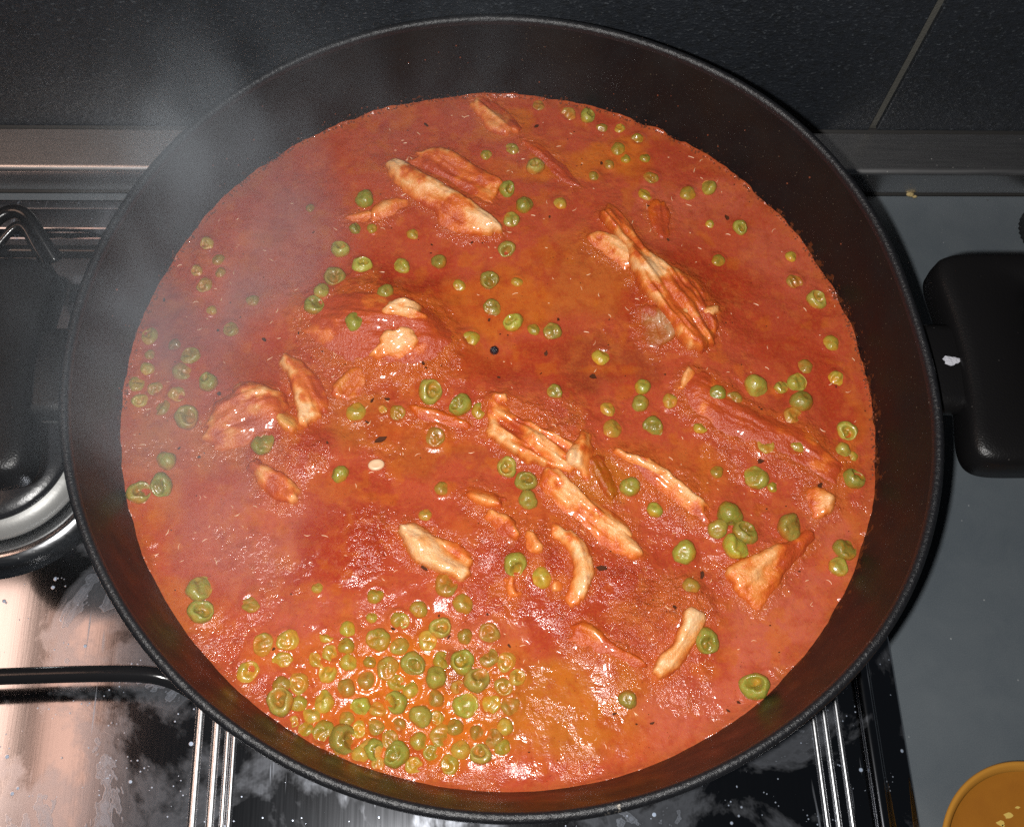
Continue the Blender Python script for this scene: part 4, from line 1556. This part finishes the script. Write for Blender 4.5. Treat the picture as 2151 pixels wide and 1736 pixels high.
# wet beads where the sauce meets the pan wall
V, Fc = [], []
bm = bmesh.new()
bmesh.ops.create_icosphere(bm, subdivisions=1, radius=1)
iv = np.array([v.co[:] for v in bm.verts])
ifc = [tuple(v.index for v in f.verts) for f in bm.faces]
bm.free()
rs = np.random.RandomState(31)
for i in range(900):
    a = rs.uniform(-0.25, math.pi + 0.05)
    up = abs(rs.randn()) * 0.0011
    if rs.rand() < 0.10:
        up = rs.rand() ** 2 * 0.030
    r = rs.uniform(0.00016, 0.00050)
    R = 0.1466 + up * 0.215 + (-0.0006 if up < 0.002 else 0.0)
    jit = rs.uniform(-0.0010, 0.0003) if up < 0.002 else 0.0
    p = np.array([(R + jit) * math.cos(a), (R + jit) * math.sin(a), ZS + 0.0004 + up])
    b0 = len(V)
    V += [tuple(p + iv_ * r) for iv_ in iv]
    Fc += [tuple(b0 + k for k in f) for f in ifc]
o = mesh('sauce_beads', V, Fc, M_DROP)
tag(o, 'tiny wet sauce beads along the pan wall at the sauce line', 'sauce beads', kind='stuff')

# ================================================================== amber dish at the worktop
DC = (0.2085, -0.1694)
dish = empty('glass_dish', (DC[0], DC[1], WORK_Z))
tag(dish, 'small round amber dish of orange-brown broth on the grey worktop', 'dish')
lathe('dish_wall', [(0.0001, 0.0), (0.026, 0.0), (0.031, 0.001), (0.0352, 0.006), (0.0375, 0.0125), (0.0380, 0.0140), (0.0374, 0.0148), (0.0362, 0.0146), (0.0345, 0.0120), (0.0330, 0.0090), (0.0290, 0.0040), (0.0001, 0.0030)], M_GLASS, dish, 128)
lathe('broth', [(0.0342, 0.0118), (0.0325, 0.0112), (0.030, 0.0110), (0.0001, 0.0110)], M_AMBER, dish, 96)
rs = random.Random(9)
for fx, fy, s in ((2118, 1712, 0.0020), (2101, 1728, 0.0016), (2137, 1695, 0.0009), (2150, 1745, 0.0018), (2107, 1733, 0.0006)):
    p = U(fx, fy, WORK_Z + 0.0112)
    m = 9
    V = [(s * rs.uniform(0.5, 1.1) * math.cos(6.283 * i / m) * 1.3, s * rs.uniform(0.5, 1.1) * math.sin(6.283 * i / m) * 0.8, 0.0003) for i in range(m)]
    V += [(v[0] * 0.9, v[1] * 0.9, -0.0004) for v in V]
    Fc = [tuple(range(m))] + [(i, m + i, m + (i + 1) % m, (i + 1) % m) for i in range(m)]
    o = mesh('broth_flake', V, Fc, M_FLAKE, smooth=False)
    o.location = (p[0], p[1], WORK_Z + 0.0112)
    tag(o, 'tiny golden flake floating on the broth in the amber dish', 'flake', 'golden flakes in the amber dish')

# black ribbed lid just entering the frame
LC = (0.2872, 0.1260)
nb = 72
prof = [(0.0001, 0.0), (0.0150, 0.0), (0.0160, 0.001), (0.0162, 0.012), (0.0150, 0.0140), (0.0001, 0.0143)]
lid = lathe('bottle_cap', prof, M_PLASTIC, None, 144, warp=lambda a, r, z: 0.0004 * math.cos(36 * a) if r > 0.0155 else 0)
lid.location = (LC[0], LC[1], WORK_Z)
tag(lid, 'black ribbed bottle cap on the grey worktop by the trim strip', 'bottle cap')

# crumbs on the worktop
for cx, cy, s in ((1912, 408, 0.0016), (1922, 412, 0.0010)):
    p = U(cx, cy, WORK_Z + 0.001)
    bm = bmesh.new()
    bmesh.ops.create_icosphere(bm, subdivisions=2, radius=1)
    for v in bm.verts:
        nn = v.co.copy()
        v.co *= 1 + 0.25 * math.sin(5 * nn.x + 2 * nn.y + cx) * math.cos(6 * nn.z + nn.y * 4)
        v.co = Vector((v.co.x * s * 1.3, v.co.y * s * 0.8, v.co.z * s * 0.7))
    me = bpy.data.meshes.new('crumb')
    bm.to_mesh(me)
    bm.free()
    finish(me, M_CRUMB)
    o = link(bpy.data.objects.new('crumb', me))
    o.location = (p[0], p[1], WORK_Z + s * 0.55)
    tag(o, 'small yellowish crumb on the worktop below the trim strip', 'crumb', 'crumbs by the trim strip')

# ================================================================== steam
ms = NT('steam_vapour')
ms.t.nodes.remove(ms.b)
pv = ms.n('ShaderNodeVolumePrincipled')
pv.inputs['Color'].default_value = (0.80, 0.90, 1.0, 1)
pv.inputs['Anisotropy'].default_value = 0.0
pv.inputs['Density'].default_value = 1.0
ms.l(pv.outputs[0], ms.out.inputs['Volume'])

ng = bpy.data.node_groups.new('steam_field', 'GeometryNodeTree')
ng.interface.new_socket('Geometry', in_out='OUTPUT', socket_type='NodeSocketGeometry')


def gn(typ, **kw):
    o = ng.nodes.new(typ)
    for k, v in kw.items():
        setattr(o, k, v)
    return o


def gm(op, a, b=0.0, c=None):
    o = gn('ShaderNodeMath', operation=op)
    for sck, v in zip(o.inputs, (a, b, c)):
        if v is None:
            continue
        if hasattr(v, 'is_output'):
            ng.links.new(v, sck)
        else:
            sck.default_value = v
    return o.outputs[0]


pos = gn('GeometryNodeInputPosition').outputs[0]
wn = gn('ShaderNodeTexNoise')
wn.inputs['Scale'].default_value = 13
wn.inputs['Detail'].default_value = 2
ng.links.new(pos, wn.inputs['Vector'])
v1 = gn('ShaderNodeVectorMath', operation='SUBTRACT')
ng.links.new(wn.outputs['Color'], v1.inputs[0])
v1.inputs[1].default_value = (0.5, 0.5, 0.5)
v2 = gn('ShaderNodeVectorMath', operation='MULTIPLY_ADD')
ng.links.new(v1.outputs[0], v2.inputs[0])
v2.inputs[1].default_value = (0.07, 0.07, 0.02)
ng.links.new(pos, v2.inputs[2])
sx = gn('ShaderNodeSeparateXYZ')
ng.links.new(v2.outputs[0], sx.inputs[0])
hz = gm('SUBTRACT', sx.outputs['Z'], ZS)
total = None
# plumes rising off the sauce: foot (pixel), radius, lean per metre of height, strength
for px, py, rad, lx, ly, amp in ((600, 590, 0.030, -0.30, 0.05, 1.6), (560, 480, 0.032, -0.20, 0.0, 0.65), (740, 340, 0.030, -0.15, 0.0, 0.45),
                                 (400, 820, 0.022, -0.20, 0.05, 0.6), (420, 1000, 0.028, -0.25, 0.0, 0.55), (350, 700, 0.020, -0.10, 0.0, 0.7), (1030, 330, 0.032, -0.1, 0.0, 0.40), (480, 780, 0.036, -0.15, 0.0, 0.55), (480, 1100, 0.034, -0.15, 0.0, 0.50)):
    fx, fy = to_px_plane(px, py)
    dx = gm('SUBTRACT', sx.outputs['X'], gm('MULTIPLY_ADD', hz, lx, fx))
    dy = gm('SUBTRACT', sx.outputs['Y'], gm('MULTIPLY_ADD', hz, ly, fy))
    d2 = gm('ADD', gm('MULTIPLY', dx, dx), gm('MULTIPLY', dy, dy))
    den = gm('MULTIPLY', gm('EXPONENT', gm('DIVIDE', d2, -rad * rad)), amp)
    total = den if total is None else gm('ADD', total, den)
vs2 = gn('ShaderNodeVectorMath', operation='MULTIPLY')
ng.links.new(v2.outputs[0], vs2.inputs[0])
vs2.inputs[1].default_value = (1.0, 1.0, 0.30)
wn2 = gn('ShaderNodeTexNoise')
wn2.inputs['Scale'].default_value = 36
wn2.inputs['Detail'].default_value = 3
ng.links.new(vs2.outputs[0], wn2.inputs['Vector'])
mr = gn('ShaderNodeMapRange')
mr.inputs['From Min'].default_value = 0.43
mr.inputs['From Max'].default_value = 0.64
mr.inputs['To Min'].default_value = 0.22
mr.inputs['To Max'].default_value = 1.7
ng.links.new(wn2.outputs[0], mr.inputs['Value'])
mz = gn('ShaderNodeMapRange')
mz.inputs['From Min'].default_value = 0.085
mz.inputs['From Max'].default_value = -0.015
ng.links.new(sx.outputs['Z'], mz.inputs['Value'])
STEAM = 4.9
dens = gm('MULTIPLY', gm('MULTIPLY', gm('MULTIPLY', total, mr.outputs[0]), mz.outputs[0]), STEAM)
vc = gn('GeometryNodeVolumeCube')
vc.inputs['Min'].default_value = (-0.245, -0.13, ZS + 0.008)
vc.inputs['Max'].default_value = (0.07, 0.170, 0.10)
vc.inputs['Resolution X'].default_value = 64
vc.inputs['Resolution Y'].default_value = 60
vc.inputs['Resolution Z'].default_value = 24
ng.links.new(dens, vc.inputs['Density'])
sm = gn('GeometryNodeSetMaterial')
sm.inputs['Material'].default_value = ms.m
ng.links.new(vc.outputs[0], sm.inputs['Geometry'])
go = gn('NodeGroupOutput')
ng.links.new(sm.outputs[0], go.inputs[0])
steam = box('steam', -0.245, 0.07, -0.13, 0.170, ZS + 0.008, 0.10, ms.m)
md = steam.modifiers.new('steam_field', 'NODES')
md.node_group = ng
tag(steam, 'wispy pale steam rising off the left side of the stew', 'steam', kind='stuff')
